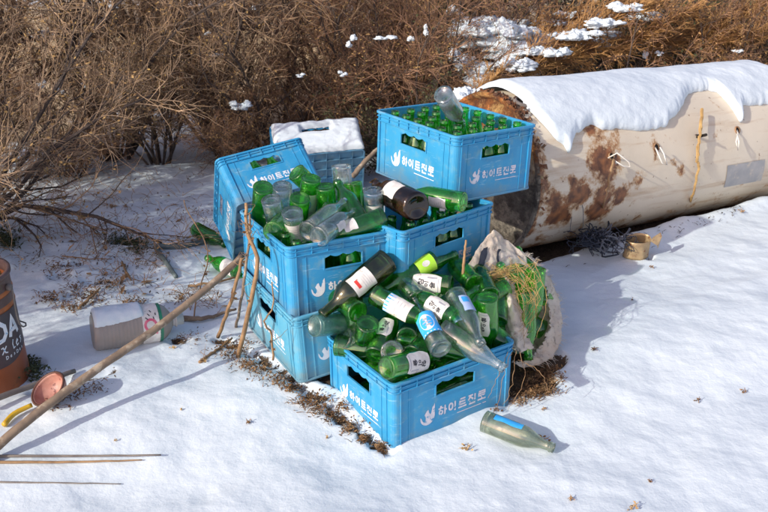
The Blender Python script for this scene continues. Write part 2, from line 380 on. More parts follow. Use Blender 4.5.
def height(x, y):
    x = np.asarray(x, float); y = np.asarray(y, float)
    h = -.047+.062*sm(y-.25*x, 1.95, 2.45)
    h = h+.05*fbm(x*.9+3, y*.9+7, 3)+.030*fbm(x*3.1, y*3.1, 3)+.018*fbm(x*7, y*8.5, 4)+.035*fbm(x*5+3, y*6, 4)*sm(-x, .2, .6)*sm(y, 2.6, 3.0)+.05*np.maximum(0, fbm(x*2.3+8, y*2.3, 3)-.12)
    h = h+.03*sm(x, .7, 2.2)*(1-sm(y, 3.4, 4.2))
    s = soil_at(x, y)
    h = h-.022*sm(s+.5*fbm(x*22, y*22, 3), .25, .6)
    rx = x-TA[0]; ry = y-TA[1]; t = rx*TD[0]+ry*TD[1]; n = -rx*TD[1]+ry*TD[0]
    ing = (1-sm(np.abs(n-.0), .20, .30))*sm(t, -.4, -.2)*(1-sm(t, 1.6, 1.8))
    h = h*(1-ing)+(-.035)*ing
    # a little bank of snow along the front of the hollow
    h = h+.030*np.exp(-((n+.33)/.06)**2)*sm(t, .1, .3)*(1-sm(t, 1.7, 2.0))*(1+2*fbm(x*7, y*7, 2))
    # far ground: rough, rising a little
    h = h+sm(y, 5, 9)*.25+.05*sm(y, 4.6, 6)*fbm(x*2.2, y*2.2, 3)
    return h
def axis_coords(a, b, step, lo, hi, gr=1.25):
    c = list(np.arange(a, b+1e-6, step)); s = step; v = a
    left = []
    while v > lo: s *= gr; v -= s; left.append(v)
    s = step; v = b; right = []
    while v < hi: s *= gr; v += s; right.append(v)
    return np.array(left[::-1]+c+right)
xs = axis_coords(-1.7, 2.1, .0085, -90, 90); ys = axis_coords(1.3, 4.7, .0095, -40, 140)
X, Y = np.meshgrid(xs, ys); Z = height(X, Y)
nx, ny = len(xs), len(ys)
def gz(x, y):
    i = min(max(int(np.searchsorted(xs, x))-1, 0), len(xs)-2); j = min(max(int(np.searchsorted(ys, y))-1, 0), len(ys)-2)
    fx = (x-xs[i])/(xs[i+1]-xs[i]); fy = (y-ys[j])/(ys[j+1]-ys[j])
    return float((Z[j, i]*(1-fx)+Z[j, i+1]*fx)*(1-fy)+(Z[j+1, i]*(1-fx)+Z[j+1, i+1]*fx)*fy)
me = bpy.data.meshes.new('ground')
co_ = np.stack([X, Y, Z], -1).reshape(-1, 3)
idx = np.arange(nx*ny).reshape(ny, nx)
q = np.stack([idx[:-1, :-1], idx[:-1, 1:], idx[1:, 1:], idx[1:, :-1]], -1).reshape(-1, 4)
me.vertices.add(len(co_)); me.vertices.foreach_set('co', co_.ravel().astype(np.float32))
me.loops.add(q.size); me.loops.foreach_set('vertex_index', q.ravel().astype(np.int32))
me.polygons.add(len(q)); me.polygons.foreach_set('loop_start', (np.arange(len(q))*4).astype(np.int32))
me.polygons.foreach_set('use_smooth', np.ones(len(q), bool))
me.update(calc_edges=True); me.validate()
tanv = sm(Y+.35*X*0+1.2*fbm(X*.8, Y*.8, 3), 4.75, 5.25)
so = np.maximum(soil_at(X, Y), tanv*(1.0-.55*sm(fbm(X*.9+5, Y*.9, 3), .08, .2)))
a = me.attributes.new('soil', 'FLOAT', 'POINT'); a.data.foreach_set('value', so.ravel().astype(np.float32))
a = me.attributes.new('tan', 'FLOAT', 'POINT'); a.data.foreach_set('value', tanv.ravel().astype(np.float32))
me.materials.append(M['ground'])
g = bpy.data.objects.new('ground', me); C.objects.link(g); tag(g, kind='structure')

# ------------------------------------------------------------------ writing as strokes
def arc(cx, cy, rx, ry, n=14, a0=0, a1=2*PI): return [(cx+rx*math.cos(a0+(a1-a0)*i/n), cy+ry*math.sin(a0+(a1-a0)*i/n)) for i in range(n+1)]
GL = {
 'ha': [[(.20,.94),(.42,.94)], [(.02,.76),(.60,.76)], arc(.31,.36,.19,.22), [(.78,1.),(.78,.0)], [(.78,.5),(1.0,.5)]],
 'i': [arc(.30,.55,.21,.34), [(.80,1.),(.80,.0)]],
 'teu': [[(.85,.96),(.16,.96),(.16,.38),(.88,.38)], [(.16,.67),(.84,.67)], [(0,.10),(1,.10)]],
 'jin': [[(.04,.92),(.60,.92)], [(.32,.90),(.04,.46)], [(.34,.74),(.62,.46)], [(.84,1.),(.84,.34)], [(.20,.34),(.20,.05),(.90,.05)]],
 'ro': [[(.12,.96),(.86,.96),(.86,.74),(.14,.74),(.14,.50),(.90,.50)], [(.5,.48),(.5,.12)], [(0,.10),(1,.10)]],
 'cham': [[(.26,1.02),(.38,.95)], [(.05,.84),(.60,.90)], [(.38,.86),(.06,.50)], [(.34,.72),(.60,.54)], [(.82,1.),(.78,.42)], [(.80,.74),(1.02,.72)], [(.24,.32),(.80,.36),(.76,.02),(.28,.0),(.24,.32)]],
 'ii': [arc(.28,.55,.18,.22), [(.76,1.),(.72,.1)]],
 'seul': [[(.50,1.),(.16,.70)], [(.46,.90),(.84,.72)], [(0,.58),(1.0,.62)], [(.20,.46),(.80,.48),(.76,.28),(.22,.26),(.20,.04),(.86,.08)]],
 'D': [[(.0,.0),(.0,1.),(.38,.96),(.62,.72),(.64,.32),(.42,.05),(.0,.0)]],
 'A': [[(.0,.0),(.34,1.),(.68,.0)], [(.12,.32),(.56,.32)]],
 'sx': [[(.0,.7),(.25,.75),(.45,.1),(.75,.0)], [(.7,.8),(.0,.0)]],
 'sl': [[(.35,1.05),(.15,.6),(.2,.05),(.5,.1)]], 'se': [[(.0,.35),(.45,.55),(.35,.75),(.1,.5),(.15,.05),(.55,.15)]],
 'ss': [[(.5,.7),(.15,.65),(.4,.3),(.05,.02)]],
}
def ribbon(pts, w):
    """flat mitred outline round a polyline"""
    pts = [Vector((p[0], p[1])) for p in pts]; closed = (pts[0]-pts[-1]).length < 1e-6 and len(pts) > 3
    if closed: pts = pts[:-1]
    n = len(pts); L_, R_ = [], []
    for i, p in enumerate(pts):
        a = pts[i-1] if (i > 0 or closed) else None; b = pts[(i+1) % n] if (i < n-1 or closed) else None
        d1 = (p-a).normalized() if a is not None else None; d2 = (b-p).normalized() if b is not None else None
        if d1 is None: t = d2; k = 1
        elif d2 is None: t = d1; k = 1
        else:
            t = (d1+d2); t = t.normalized() if t.length > 1e-4 else d1; k = min(1/max(.35, t.dot(d1)), 1.6)
        nn = Vector((-t.y, t.x))*w/2*k; L_.append(p+nn); R_.append(p-nn)
    vs = [(*x,) for x in L_+R_]; m = n if closed else n-1
    fs = [(n+i, n+(i+1) % n, (i+1) % n, i) for i in range(m)]
    return vs, fs
def write(mb, glyph, ox, oy, sx, sy, w, mapf, mat=0, off=0.):
    for k, st in enumerate(GL[glyph]):
        st2 = []
        for a, b in zip(st, st[1:]):      # subdivide so that the strokes can bend round a cylinder
            m_ = 3; st2 += [(a[0]+(b[0]-a[0])*i/m_, a[1]+(b[1]-a[1])*i/m_) for i in range(m_)]
        st2.append(st[-1])
        if len(st) > 8: st2 = st
        vs, fs = ribbon([(ox+x*sx, oy+y*sy) for x, y in st2], w)
        mb.add([mapf(x, y, off+.00004*k) for x, y in vs], fs, mat)

# ------------------------------------------------------------------ crates
CA, CB, CH = .430, .349, .217
def ringpath(a, b, r, n=5):
    """rounded rectangle, half sizes a, b"""
    p = []
    for cx, cy, s0 in ((a-r, b-r, 0), (-a+r, b-r, PI/2), (-a+r, -b+r, PI), (a-r, -b+r, 3*PI/2)):
        for i in range(n+1):
            t = s0+PI/2*i/n; p.append((cx+r*math.cos(t), cy+r*math.sin(t)))
    return p
def ring(mb, ins0, ins1, z0, z1, r=.022, bev=.0012):
    a, b = CA/2, CB/2
    P = lambda ins: ringpath(a-ins, b-ins, max(r-ins, .004))
    loops = [(ins0, z0+bev), (ins0, z1-bev), (ins0+bev, z1), (ins1-bev, z1), (ins1, z1-bev), (ins1, z0+bev), (ins1-bev, z0), (ins0+bev, z0)]
    vs = []; n = None
    for i, z in loops:
        q = P(i); n = len(q); vs += [(x, y, z) for x, y in q]
    fs = []
    m_ = len(loops)
    for k in range(m_):
        for j in range(n):
            fs.append((k*n+j, k*n+(j+1) % n, ((k+1) % m_)*n+(j+1) % n, ((k+1) % m_)*n+j))
    mb.add(vs, fs)
def crate_mesh():
    mb = MB()
    ring(mb, .0, .0095, CH-.008, CH)                      # rim
    ring(mb, .0015, .006, CH-.0185, CH-.0155)
    ring(mb, .0015, .006, CH-.0325, CH-.0290)
    ring(mb, .0060, .0092, CH-.034, CH-.007)              # band wall behind the ribs
    ring(mb, .0025, .0092, .0, .007)                      # foot
    # corner posts
    a, b = CA/2, CB/2
    for sx, sy in ((1, 1), (-1, 1), (-1, -1), (1, -1)):
        r = .020; w = .030; i0, i1 = .0045, .0088; pts_o = []; pts_i = []
        seq = [(a-i0, b-w)]+[(a-i0-r+r*math.cos(t), b-i0-r+r*math.sin(t)) for t in np.linspace(0, PI/2, 6)]+[(a-w, b-i0)]
        seqi = [(a-i1, b-w)]+[(a-i0-r+(r-.0043)*math.cos(t), b-i0-r+(r-.0043)*math.sin(t)) for t in np.linspace(0, PI/2, 6)]+[(a-w, b-i1)]
        n = len(seq); vs = []
        for z in (.006, CH-.032):
            vs += [(x*sx, y*sy, z) for x, y in seq]+[(x*sx, y*sy, z) for x, y in seqi]
        fs = []
        for k in range(n-1):
            fs += [(k, k+1, 2*n+k+1, 2*n+k), (n+k+1, n+k, 3*n+k, 3*n+k+1)]
        fs += [(0, 2*n, 3*n, n), (n-1, 2*n-1, 4*n-1, 3*n-1)]
        if sx*sy < 0: fs = [f[::-1] for f in fs]
        mb.add(vs, fs)
    for face in range(4):
        hw, dist = ((CA/2, CB/2), (CB/2, CA/2), (CA/2, CB/2), (CB/2, CA/2))[face]
        ang = face*PI/2                                        # face 0 looks to -y, 1 to +x, 2 to +y, 3 to -x
        ca, sa = math.cos(ang), math.sin(ang)
        def T(s_, d, z, ca=ca, sa=sa, dist=dist):              # s along, d inset from the outer face
            x, y = s_, -(dist-d); return (x*ca-y*sa, x*sa+y*ca, z)
        w = hw-.0297; d0, d1 = .0070, .0092
        zt = CH-.034; hz0, hz1 = .134, .172; hh = .066 if hw > .2 else .058
        mb.box((-w, d0, .006), (w, d1, hz0), T=T)              # panel below the hand hole
        mb.box((-w, d0, hz0), (-hh, d1, zt), T=T); mb.box((hh, d0, hz0), (w, d1, zt), T=T)
        # strip above the hole with a scalloped lower edge
        n = 30; vs = []
        for i in range(n+1):
            s_ = -hh+2*hh*i/n; zl = hz1-.006*abs(math.cos(i/n*PI*3))
            if i in (0, n): zl = hz1-.010
            for d in (d0, d1): vs += [T(s_, d, zl), T(s_, d, zt)]
        fs = []
        for i in range(n):
            o = i*4; fs += [(o, o+4, o+5, o+1), (o+2, o+3, o+7, o+6), (o, o+2, o+6, o+4)]
        mb.add(vs, fs)
        # lip round the hole
        mb.box((-hh-.004, .0045, hz0-.004), (hh+.004, d0-.0001, hz0), T=T)
        mb.box((-hh-.004, .0045, hz0), (-hh, d0-.0001, hz1-.004), T=T); mb.box((hh, .0045, hz0), (hh+.004, d0-.0001, hz1-.004), T=T)
        # vertical ribs: two beside each post, short ones in the band
        for s_ in (-w+.001, w-.001): mb.box((s_-.0015, .0022, .007), (s_+.0015, d0-.0002, CH-.0330), T=T)
        for s_ in (-w+.030, w-.030): mb.box((s_-.0012, .0052, .007), (s_+.0012, d0-.0002, CH-.0342), T=T)
        m_ = 7 if hw > .2 else 6
        for k in range(m_+1):
            s_ = -hw+.03+(2*hw-.06)*k/m_
            mb.box((s_-.0011, .0012, CH-.0288), (s_+.0011, .0058, CH-.0188), T=T); mb.box((s_-.0011, .0012, CH-.0152), (s_+.0011, .0058, CH-.0083), T=T)
    # floor and the lattice of bars under it
    mb.box((-CA/2+.0095, -CB/2+.0095, .009), (CA/2-.0095, CB/2-.0095, .012))
    for k in range(1, 7):
        x = -CA/2+CA*k/7; mb.box((x-.0015, -CB/2+.0095, .001), (x+.0015, CB/2-.0095, .0088))
    for k in range(1, 6):
        y = -CB/2+CB*k/6; mb.box((-CA/2+.0095, y-.0015, .0014), (CA/2-.0095, y+.0015, .0085))
    return mb
def crate_print(face, worn_shaded=False):
    """emblem, company word and small line on one face"""
    mb = MB()
    hw, dist = ((CA/2, CB/2), (CB/2, CA/2), (CA/2, CB/2), (CB/2, CA/2))[face]
    ang = face*PI/2; ca, sa = math.cos(ang), math.sin(ang)
    def mapf(x, y, o):
        xx, yy = x, -(dist-.0070+.0006+o); return (xx*ca-yy*sa, xx*sa+yy*ca, y)
    k = 1.18 if hw > .2 else 1.02
    h = .0255*k; adv = .0295*k; zc = .078
    x0 = -.048*k
    for i, gname in enumerate(('ha', 'i', 'teu', 'jin', 'ro')):
        write(mb, gname, x0+adv*i, zc-h/2, .0250*k, h, .0046*k, mapf)
    # emblem: a round body with two raised wing tips and a curved cut between them
    cx, cz, r = x0-.031*k, zc+.001, .0225*k
    q_ = [(math.cos(t), math.sin(t)) for t in np.linspace(R(170), R(365), 22)]
    q_ += [(1.02, .7), (.98, 1.35), (.66, .95), (.52, .38), (.40, .16), (.22, .40), (.10, .84), (-.18, .66), (-.42, .30), (-.24, -.02), (-.26, -.40), (-.46, -.58), (-.66, -.40), (-.82, -.02)]
    outline = [(cx+r*.92*a_, cz-.003*k+r*b_) for a_, b_ in q_]
    n = len(outline); c0 = len(mb.v)
    mb.add([mapf(x, z, 0) for x, z in outline], [tuple(range(n))])
    vs, fs = ribbon([(x0+adv*1.9, zc-h/2-.012), (x0+adv*4.9, zc-h/2-.012)], .0022*k)
    mb.add([mapf(x, y, 0) for x, y in vs], fs)
    return mb
CM = crate_mesh()
crate_me = {}
def make_crate(label, R3, t3, swap, mat='crate', worn_shaded=(), hide=()):
    """t3 / R3: front bottom corner and axes; swap: the short face looks right"""
    M4 = R3.to_4x4(); M4.translation = Vector(t3)
    La, Lb = (CB, CA) if swap else (CA, CB)
    M4 = M4 @ Matrix.Translation((La/2, Lb/2, 0))
    if swap: M4 = M4 @ Matrix.Rotation(PI/2, 4, 'Z')
    if mat not in crate_me:
        o = CM.build('bottle_crate', M[mat]); crate_me[mat] = o.data
    else:
        o = bpy.data.objects.new('bottle_crate', crate_me[mat]); C.objects.link(o)
    o.matrix_world = M4
    tag(o, label, 'crate', 'blue bottle crates')
    for f in range(4):
        if f in hide: continue
        p_ = crate_print(f).build('printed_emblem', M['wornshadeprint' if f in worn_shaded else 'print'], o)
    return o, M4
crates = {}
crates['C5'] = make_crate('blue plastic crate in front standing on the snow, heaped with loose bottles', rot(.5895, .0116, -.0161), (.022, 2.0515, -.0441), False, worn_shaded=(0,))
crates['C1'] = make_crate('bright blue crate at the top, packed with upright green bottles beside the tank', rot(.6222, .009, .0346), (.2104, 2.6713, .4568), True, worn_shaded=(3,))
crates['C3'] = make_crate('blue crate full of mixed bottles, upper one of the stack nearest the sticks', rot(.4591, -.0507, .0047), (-.268, 2.3092, .2343), True)
crates['C3b'] = make_crate('faded grimy blue crate, the bottom one under the crate by the sticks', rot(.4995, .0161, -.0613), (-.249, 2.3012, .0286), True, mat='crate_pale')
crates['C2'] = make_crate('blue crate directly under the topmost crate, behind the torn sack', rot(.7965, 0, .032), (.0491, 2.4007, .248), False, worn_shaded=(0,))
crates['C2b'] = make_crate('lowest blue crate of the tall stack, hidden behind the bottle heap', rot(.7700, 0, .01), (.0430, 2.4100, .038), False, hide=(1, 2))
crates['C4'] = make_crate('shaded blue crate tipped backwards under the shrub, its word printed face up', rot(.289, -.915, -.215), (-.53, 3.064, .322), True)
crates['C6'] = make_crate('blue crate lying on its side at the back with snow on it', rot(.099, -1.058, -.094), (-.508, 4.033, .222), False, hide=(0, 2))

# snow on the lying crate: a slab on its upper side, leaving the hand hole free
def snow_slab():
    M4 = crates['C6'][1]; mb = MB()
    nu, nv = 70, 36; top = []; thin = []
    for j in range(nv+1):
        for i in range(nu+1):
            u = i/nu; v = j/nv
            s_ = -CA/2*.97+CA*.97*u; z = .004+(CH-.012)*v
            # wavy outline
            s_ += .010*fbm(np.array([v*9.]), np.array([u*3.+5]))[0]; z += .03*(v-.5)*fbm(np.array([u*9.]), np.array([3.3]))[0]+.008*v*math.sin(u*31)*.5
            e = min(u, 1-u)*CA; f = min(v, 1-v)*CH
            d = min(e, f*1.0)
            dx = max(0, abs(s_-.0)-.070); dz = max(0, abs(z-.153)-.020); hd = math.hypot(dx, dz)
            th = .030*math.sqrt(max(0, 1-(1-min(d/.03, 1))**2))*min(1, (hd/.012))**.5
            th += .010*fbm(np.array([u*7.+2]), np.array([v*7.]))[0]*min(1, th/.01)
            top.append(M4 @ Vector((s_, -CB/2+.0005-th, z))); thin.append(th)
    fs = []
    for j in range(nv):
        for i in range(nu):
            a = j*(nu+1)+i; q4 = (a, a+1, a+nu+2, a+nu+1)
            if max(thin[k] for k in q4) > .0006: fs.append(q4)
    mb.add(top, fs)
    o = mb.build('snow_slab', M['snow'], smooth=True)
    tag(o, 'slab of shaded snow lying on the rear crate, open at the hand hole', 'snow')
snow_slab()

# ------------------------------------------------------------------ bottles
def prof_soju(r=.0305, h=.206):
    k = h/.208
    return [(0, .008), (.016, .006), (.024, .0015), (.0275, 0), (.0312, .002), (r, .007), (r, .060*k), (r, .112*k), (r*.96, .124*k), (r*.80, .141*k), (r*.58, .158*k), (r*.44, .172*k), (.0128, .186*k), (.0125, .194*k), (.0148, .196*k), (.0148, .200*k), (.0130, .201*k), (.0140, .2075*k), (.0108, .208*k), (.0100, .200*k), (.0100, .18*k)]
def prof_wine(r=.038, h=.255):
    return [(0, .022), (.018, .012), (.030, .002), (.034, 0), (.039, .003), (r, .009), (r, .10), (r, .185), (r*.93, .200), (r*.66, .220), (r*.42, .236), (.0150, .255), (.0140, .285), (.0162, .287), (.0162, .297), (.0140, .300), (.0108, .300), (.0108, .26)]
def prof_jar(r=.045, h=.26):
    return [(0, .014), (.02, .009), (.032, .001), (.037, 0), (.043, .003), (r, .010), (r, .10), (r, .15), (r*.92, .170), (r*.66, .195), (r*.42, .215), (.0160, .235), (.0155, .25), (.0180, .252), (.0180, .26), (.012, .26)]
def walled(p, t=.0026):
    """give a bottle profile an inner face"""
    k = max(i for i, q in enumerate(p) if q[1] == max(w_[1] for w_ in p)); out = p[:k+1]
    inner = [(max(r_-t, .0085), z_) for r_, z_ in out if .012 < z_ < out[-1][1]-.004 and r_ > .004]
    if inner[0][1] > .03: inner.insert(0, (inner[0][0], .014))
    return out+[(.0100, out[-1][1]-.001)]+inner[::-1]+[(inner[0][0]*.85, .0125), (inner[0][0]*.5, .0150), (0, .0165)]
PROF = {'soju': (prof_soju(), .0305, .206), 'wine': ([(a_, b_*.85) for a_, b_ in prof_wine()], .038, .255), 'jar': (prof_jar(), .045, .26)}
bmesh_cache = {}
def bottle_mesh(shape, glassname):
    k = (shape, glassname)
    if k not in bmesh_cache:
        mb = MB(); mb.lathe(walled(PROF[shape][0]), 28)
        o = mb.build('bottle', G[glassname], smooth=True, link=False); bmesh_cache[k] = o.data
    return bmesh_cache[k]
def label_part(kind, r, z0, z1, half):
    mb = MB(); mats = [M['paper'], M['ink'], M['red'], M['paperblue'], M['greyink'], M['pinkink'], M['papersky'], M['lime'], M['paperpink']]
    def mapf(x, y, o): th = x/r; rr = r+.0007+o; return (rr*math.cos(th), rr*math.sin(th), y)
    base = {'brand': 0, 'redmark': 0, 'plain': 0, 'bluecircle': 3, 'lime': 7, 'bluewhite': 0, 'bluedrop': 0, 'bluestrip': 3, 'pink': 8, 'sky': 6}[kind]
    n = 22; zc = (z0+z1)/2
    for layer, off in ((0, 0),):
        vs = []
        nz = 8
        for j in range(nz+1):
            v = j/nz; z = z0+(z1-z0)*v
            k = 1.0
            if kind == 'brand': k = 1-.35*max(0, abs(2*v-1)-.55)**1.2/.45   # rounded corners
            ragged = .0012*math.sin(j*5.1+z0*900)
            for i in range(n+1):
                x = -half+2*half*i/n; vs.append(mapf(x*k+ragged, z, 0))
        fs = [(j*(n+1)+i, j*(n+1)+i+1, (j+1)*(n+1)+i+1, (j+1)*(n+1)+i) for j in range(nz) for i in range(n)]
        mb.add(vs, fs, base)
    def disc(cx, cz, rx, rz, mat, o=.0003):
        vs = [mapf(cx, cz, o)]+[mapf(cx+rx*math.cos(t), cz+rz*math.sin(t), o) for t in np.linspace(0, 2*PI, 21)[:-1]]
        mb.add(vs, [(0, 1+i, 1+(i+1) % 20) for i in range(20)], mat)
    def rect(x0, za, x1, zb, mat, o=.0003):
        m_ = 6; vs = []
        for i in range(m_+1):
            x = x0+(x1-x0)*i/m_; vs += [mapf(x, za, o), mapf(x, zb, o)]
        mb.add(vs, [(2*i, 2*i+2, 2*i+3, 2*i+1) for i in range(m_)], mat)
    hgt = z1-z0
    if kind == 'brand':
        s_ = hgt*.20
        for i, gname in enumerate(('cham', 'ii', 'seul')):
            write(mb, gname, -s_*.6+(.22, .0, -.2)[i]*s_, z1-hgt*.18-s_*(i+1)*1.02, s_*1.15, s_*.92, s_*.15, mapf, 1, .0003)
        rect(half*.45, z0+hgt*.15, half*.62, z0+hgt*.5, 4); rect(-half*.8, z0+hgt*.08, half*.5, z0+hgt*.11, 4)
    elif kind == 'redmark':
        rect(-half*.35, z0+hgt*.66, half*.42, z0+hgt*.80, 2)
        for k in range(4): rect(-half*.6, z0+hgt*(.18+.10*k), half*(.6-.12*k), z0+hgt*(.195+.10*k), 4)
    elif kind == 'bluecircle':
        disc(0, zc, half*.62, hgt*.36, 0)
        disc(0, zc, half*.40, hgt*.03, 4, .0006); disc(-.001, zc+hgt*.14, half*.22, hgt*.05, 4, .0006); disc(.002, zc-hgt*.13, half*.3, hgt*.04, 4, .0006)
        rect(-half*.95, z0+hgt*.03, half*.95, z0+hgt*.07, 0)
    elif kind == 'bluewhite':
        rect(-half, z0, half, z0+hgt*.16, 3); rect(-half, z0+hgt*.16, half, z0+hgt*.30, 6); 
        for k in range(3): rect(-half*.5, z0+hgt*(.45+.14*k), half*(.6-.1*k), z0+hgt*(.48+.14*k), 4)
    elif kind == 'bluedrop':
        disc(.001, z0+hgt*.42, half*.36, hgt*.20, 3); disc(.004, z0+hgt*.5, half*.16, hgt*.1, 6, .0006)
        rect(-half*.6, z0+hgt*.75, half*.4, z0+hgt*.78, 4)
    elif kind == 'lime':
        disc(half*.1, zc, half*.28, hgt*.22, 0)
    elif kind == 'plain':
        for k in range(4): rect(-half*.5, z0+hgt*(.25+.12*k), half*(.55-.15*k), z0+hgt*(.27+.12*k), 4)
    elif kind == 'pink':
        rect(-half*.6, z0+hgt*.4, half*.6, z0+hgt*.5, 4); rect(-half*.5, z0+hgt*.6, half*.3, z0+hgt*.65, 5)
    elif kind == 'sky':
        rect(-half*.3, z0+hgt*.1, half*.7, z0+hgt*.45, 3)
    return mb.build('label', mats, smooth=True)
CAMP = Vector((0, 0, CAMH))
def bottle(B, T, shape='soju', gl='green', lab=None, roll=0, label='', group=None, cap=None, zr=None, half=None):
    """B base centre, T a point the neck aims at"""
    B = Vector(B); ax = (Vector(T)-B).normalized()
    xdir = (CAMP-B); xdir = (xdir-ax*xdir.dot(ax)).normalized(); yv = ax.cross(xdir)
    m3 = Matrix((xdir, yv, ax)).transposed(); m4 = m3.to_4x4(); m4.translation = B
    m4 = m4 @ Matrix.Rotation(roll, 4, 'Z')
    o = bpy.data.objects.new('bottle', bottle_mesh(shape, gl)); C.objects.link(o); o.matrix_world = m4
    tag(o, label, 'bottle', group)
    r, h = PROF[shape][1], PROF[shape][2]
    if lab:
        z0, z1 = zr or (.030, .092)
        p_ = label_part(lab, r, z0, z1, half or .030); p_.parent = o
    if cap:
        mb = MB(); mb.lathe([(0.0152, h-.018), (.0156, h-.010), (.0156, h+.001), (.0148, h+.003), (0, h+.003)], 16)
        mb.build('cap', M[cap], o, smooth=True)
    return o
def bp(u, v, z, u2, v2, z2, **k): return bottle(ray(u, v, z), ray(u2, v2, z2), **k)

G5 = 'loose bottles heaped in the front crate'
f5 = [
 (388, 260, .375, 318, 318, .255, dict(shape='wine', gl='olive', lab='redmark', zr=(.075, .145), half=.034, label='large dark olive bottle with a white label and red mark leaning on the crate face')),
 (314, 326, .240, 372, 322, .180, dict(gl='teal', label='frosted grey teal bottle lying with its base out over the left corner')),
 (368, 323, .265, 359, 364, .090, dict(gl='green', label='green bottle with its round base raised just right of the frosted teal bottle')),
 (375, 356, .185, 402, 296, .265, dict(gl='green', lab='brand', zr=(.055, .120), half=.024, roll=-.35, label='green bottle with a narrow white label standing steeply behind the front rim corner')),
 (386, 368, .222, 452, 353, .170, dict(gl='green', lab='brand', zr=(.055, .135), half=.034, roll=.25, label='green bottle with white label lying along the front rim corner, base toward the viewer')),
 (374, 294, .305, 425, 322, .262, dict(gl='green', lab='bluewhite', zr=(.052, .130), half=.032, label='green bottle with a pale label edged in blue below the dark olive bottle')),
 (441, 350, .225, 410, 290, .300, dict(gl='clear', lab='bluecircle', zr=(.045, .125), half=.033, label='clear bottle with bright blue label carrying a white circle')),
 (434, 260, .345, 392, 285, .300, dict(gl='green', lab='lime', zr=(.012, .072), half=.032, label='green bottle with a lime green label at the back of the heap')),
 (452, 286, .300, 385, 279, .300, dict(gl='green', lab='brand', zr=(.028, .112), half=.033, label='green bottle with white label lying level below the lime labelled bottle')),
 (457, 320, .265, 402, 287, .298, dict(gl='green', lab='brand', zr=(.030, .100), half=.034, label='green bottle with white label slanting down, above the blue labelled bottle')),
 (455, 294, .305, 482, 346, .240, dict(gl='clear', lab='sky', zr=(.04, .10), half=.020, roll=-.8, label='clear bottle with a blue violet label slanting down to the right rim')),
 (442, 328, .250, 491, 360, .196, dict(gl='clear', label='clear unlabelled bottle with its neck resting on the right rim')),
 (487, 297, .310, 489, 352, .120, dict(gl='green', lab='brand', zr=(.035, .115), half=.020, roll=.5, label='green bottle upside down beside the sack, white label facing out')),
 (468, 340, .225, 440, 300, .270, dict(gl='green', lab='sky', zr=(.05, .10), half=.012, roll=.3, label='green bottle with a slim blue label between two clear bottles')),
 (352, 300, .290, 362, 352, .130, dict(gl='green', label='green bottle upside down under the neck of the dark olive bottle')),
 (407, 338, .215, 416, 318, .060, dict(gl='dark_green', label='dark green bottle showing its round base left of the blue label')),
 (392, 352, .215, 398, 340, .050, dict(gl='clear', label='clear bottle end poking up beside the narrow white label')),
 (398, 276, .300, 436, 262, .320, dict(gl='dark_green', label='dark green bottle lying beneath the lime labelled bottle')),
 (376, 282, .300, 404, 265, .330, dict(gl='green', label='green bottle under the shoulder of the dark olive bottle, no label')),
 (447, 302, .265, 420, 340, .215, dict(gl='dark_green', label='dark green bottle crossing under the slanting white labels')),
 (470, 352, .180, 430, 345, .200, dict(gl='green', label='green bottle with its neck toward the long front bottle, low by the right rim')),
 (505, 344, .150, 478, 322, .210, dict(gl='green', label='green bottle end low in the right corner of the front crate')),
 (336, 345, .170, 372, 350, .170, dict(gl='dark_green', label='dark green bottle low behind the left rim of the front crate')),
 (345, 338, .200, 380, 352, .140, dict(gl='clear', label='clear bottle low at the left rim beneath the frosted teal one')),
 (432, 322, .245, 462, 300, .270, dict(gl='green', label='green bottle filling the gap right of the blue labelled bottle')),
 (468, 308, .275, 440, 330, .220, dict(gl='green', lab='brand', zr=(.05, .11), half=.02, roll=1.2, label='green bottle beneath the two clear ones, label turned down')),
 (412, 356, .195, 440, 330, .200, dict(gl='dark_green', label='dark green bottle just above the long front bottle')),
 (358, 312, .275, 340, 300, .270, dict(gl='green', label='green bottle between the frosted teal and the dark olive bottle')),
 (475, 284, .290, 452, 262, .300, dict(gl='green', label='green bottle at the back of the heap left of the reed')),
 (418, 300, .285, 396, 272, .310, dict(gl='clear', label='clear bottle neck standing between the labelled green bottles')),
]
for (u, v, z, u2, v2, z2, k) in f5: bp(u, v, z, u2, v2, z2, group=G5, **k)
# bottles buried deeper in the same crate
M5 = crates['C5'][1]
rr_ = random.Random(5)
for layer, zz in ((0, .045), (1, .105), (2, .16)):
    for i in range(6 if layer < 2 else 5):
        x = -.155+.062*i+rr_.uniform(-.006, .006) if layer % 2 == 0 else -.14
        if layer % 2 == 0:
            s_ = rr_.choice((-1, 1)); B = Vector((x, -.115*s_, zz)); T = Vector((x+rr_.uniform(-.03, .03), .10*s_, zz+rr_.uniform(0, .02)))
        else:
            y = -.13+.052*i; s_ = rr_.choice((-1, 1)); B = Vector((-.15*s_+rr_.uniform(-.02, .02), y, zz)); T = Vector((.1*s_, y+rr_.uniform(-.02, .02), zz+.01))
        bottle(M5 @ B, M5 @ T, gl=rr_.choice(('green', 'green', 'dark_green', 'clear')) if 0 else 'green', label='green bottle buried deep in the front crate, glimpsed through the hand holes and gaps', group='buried bottles of the front crate')

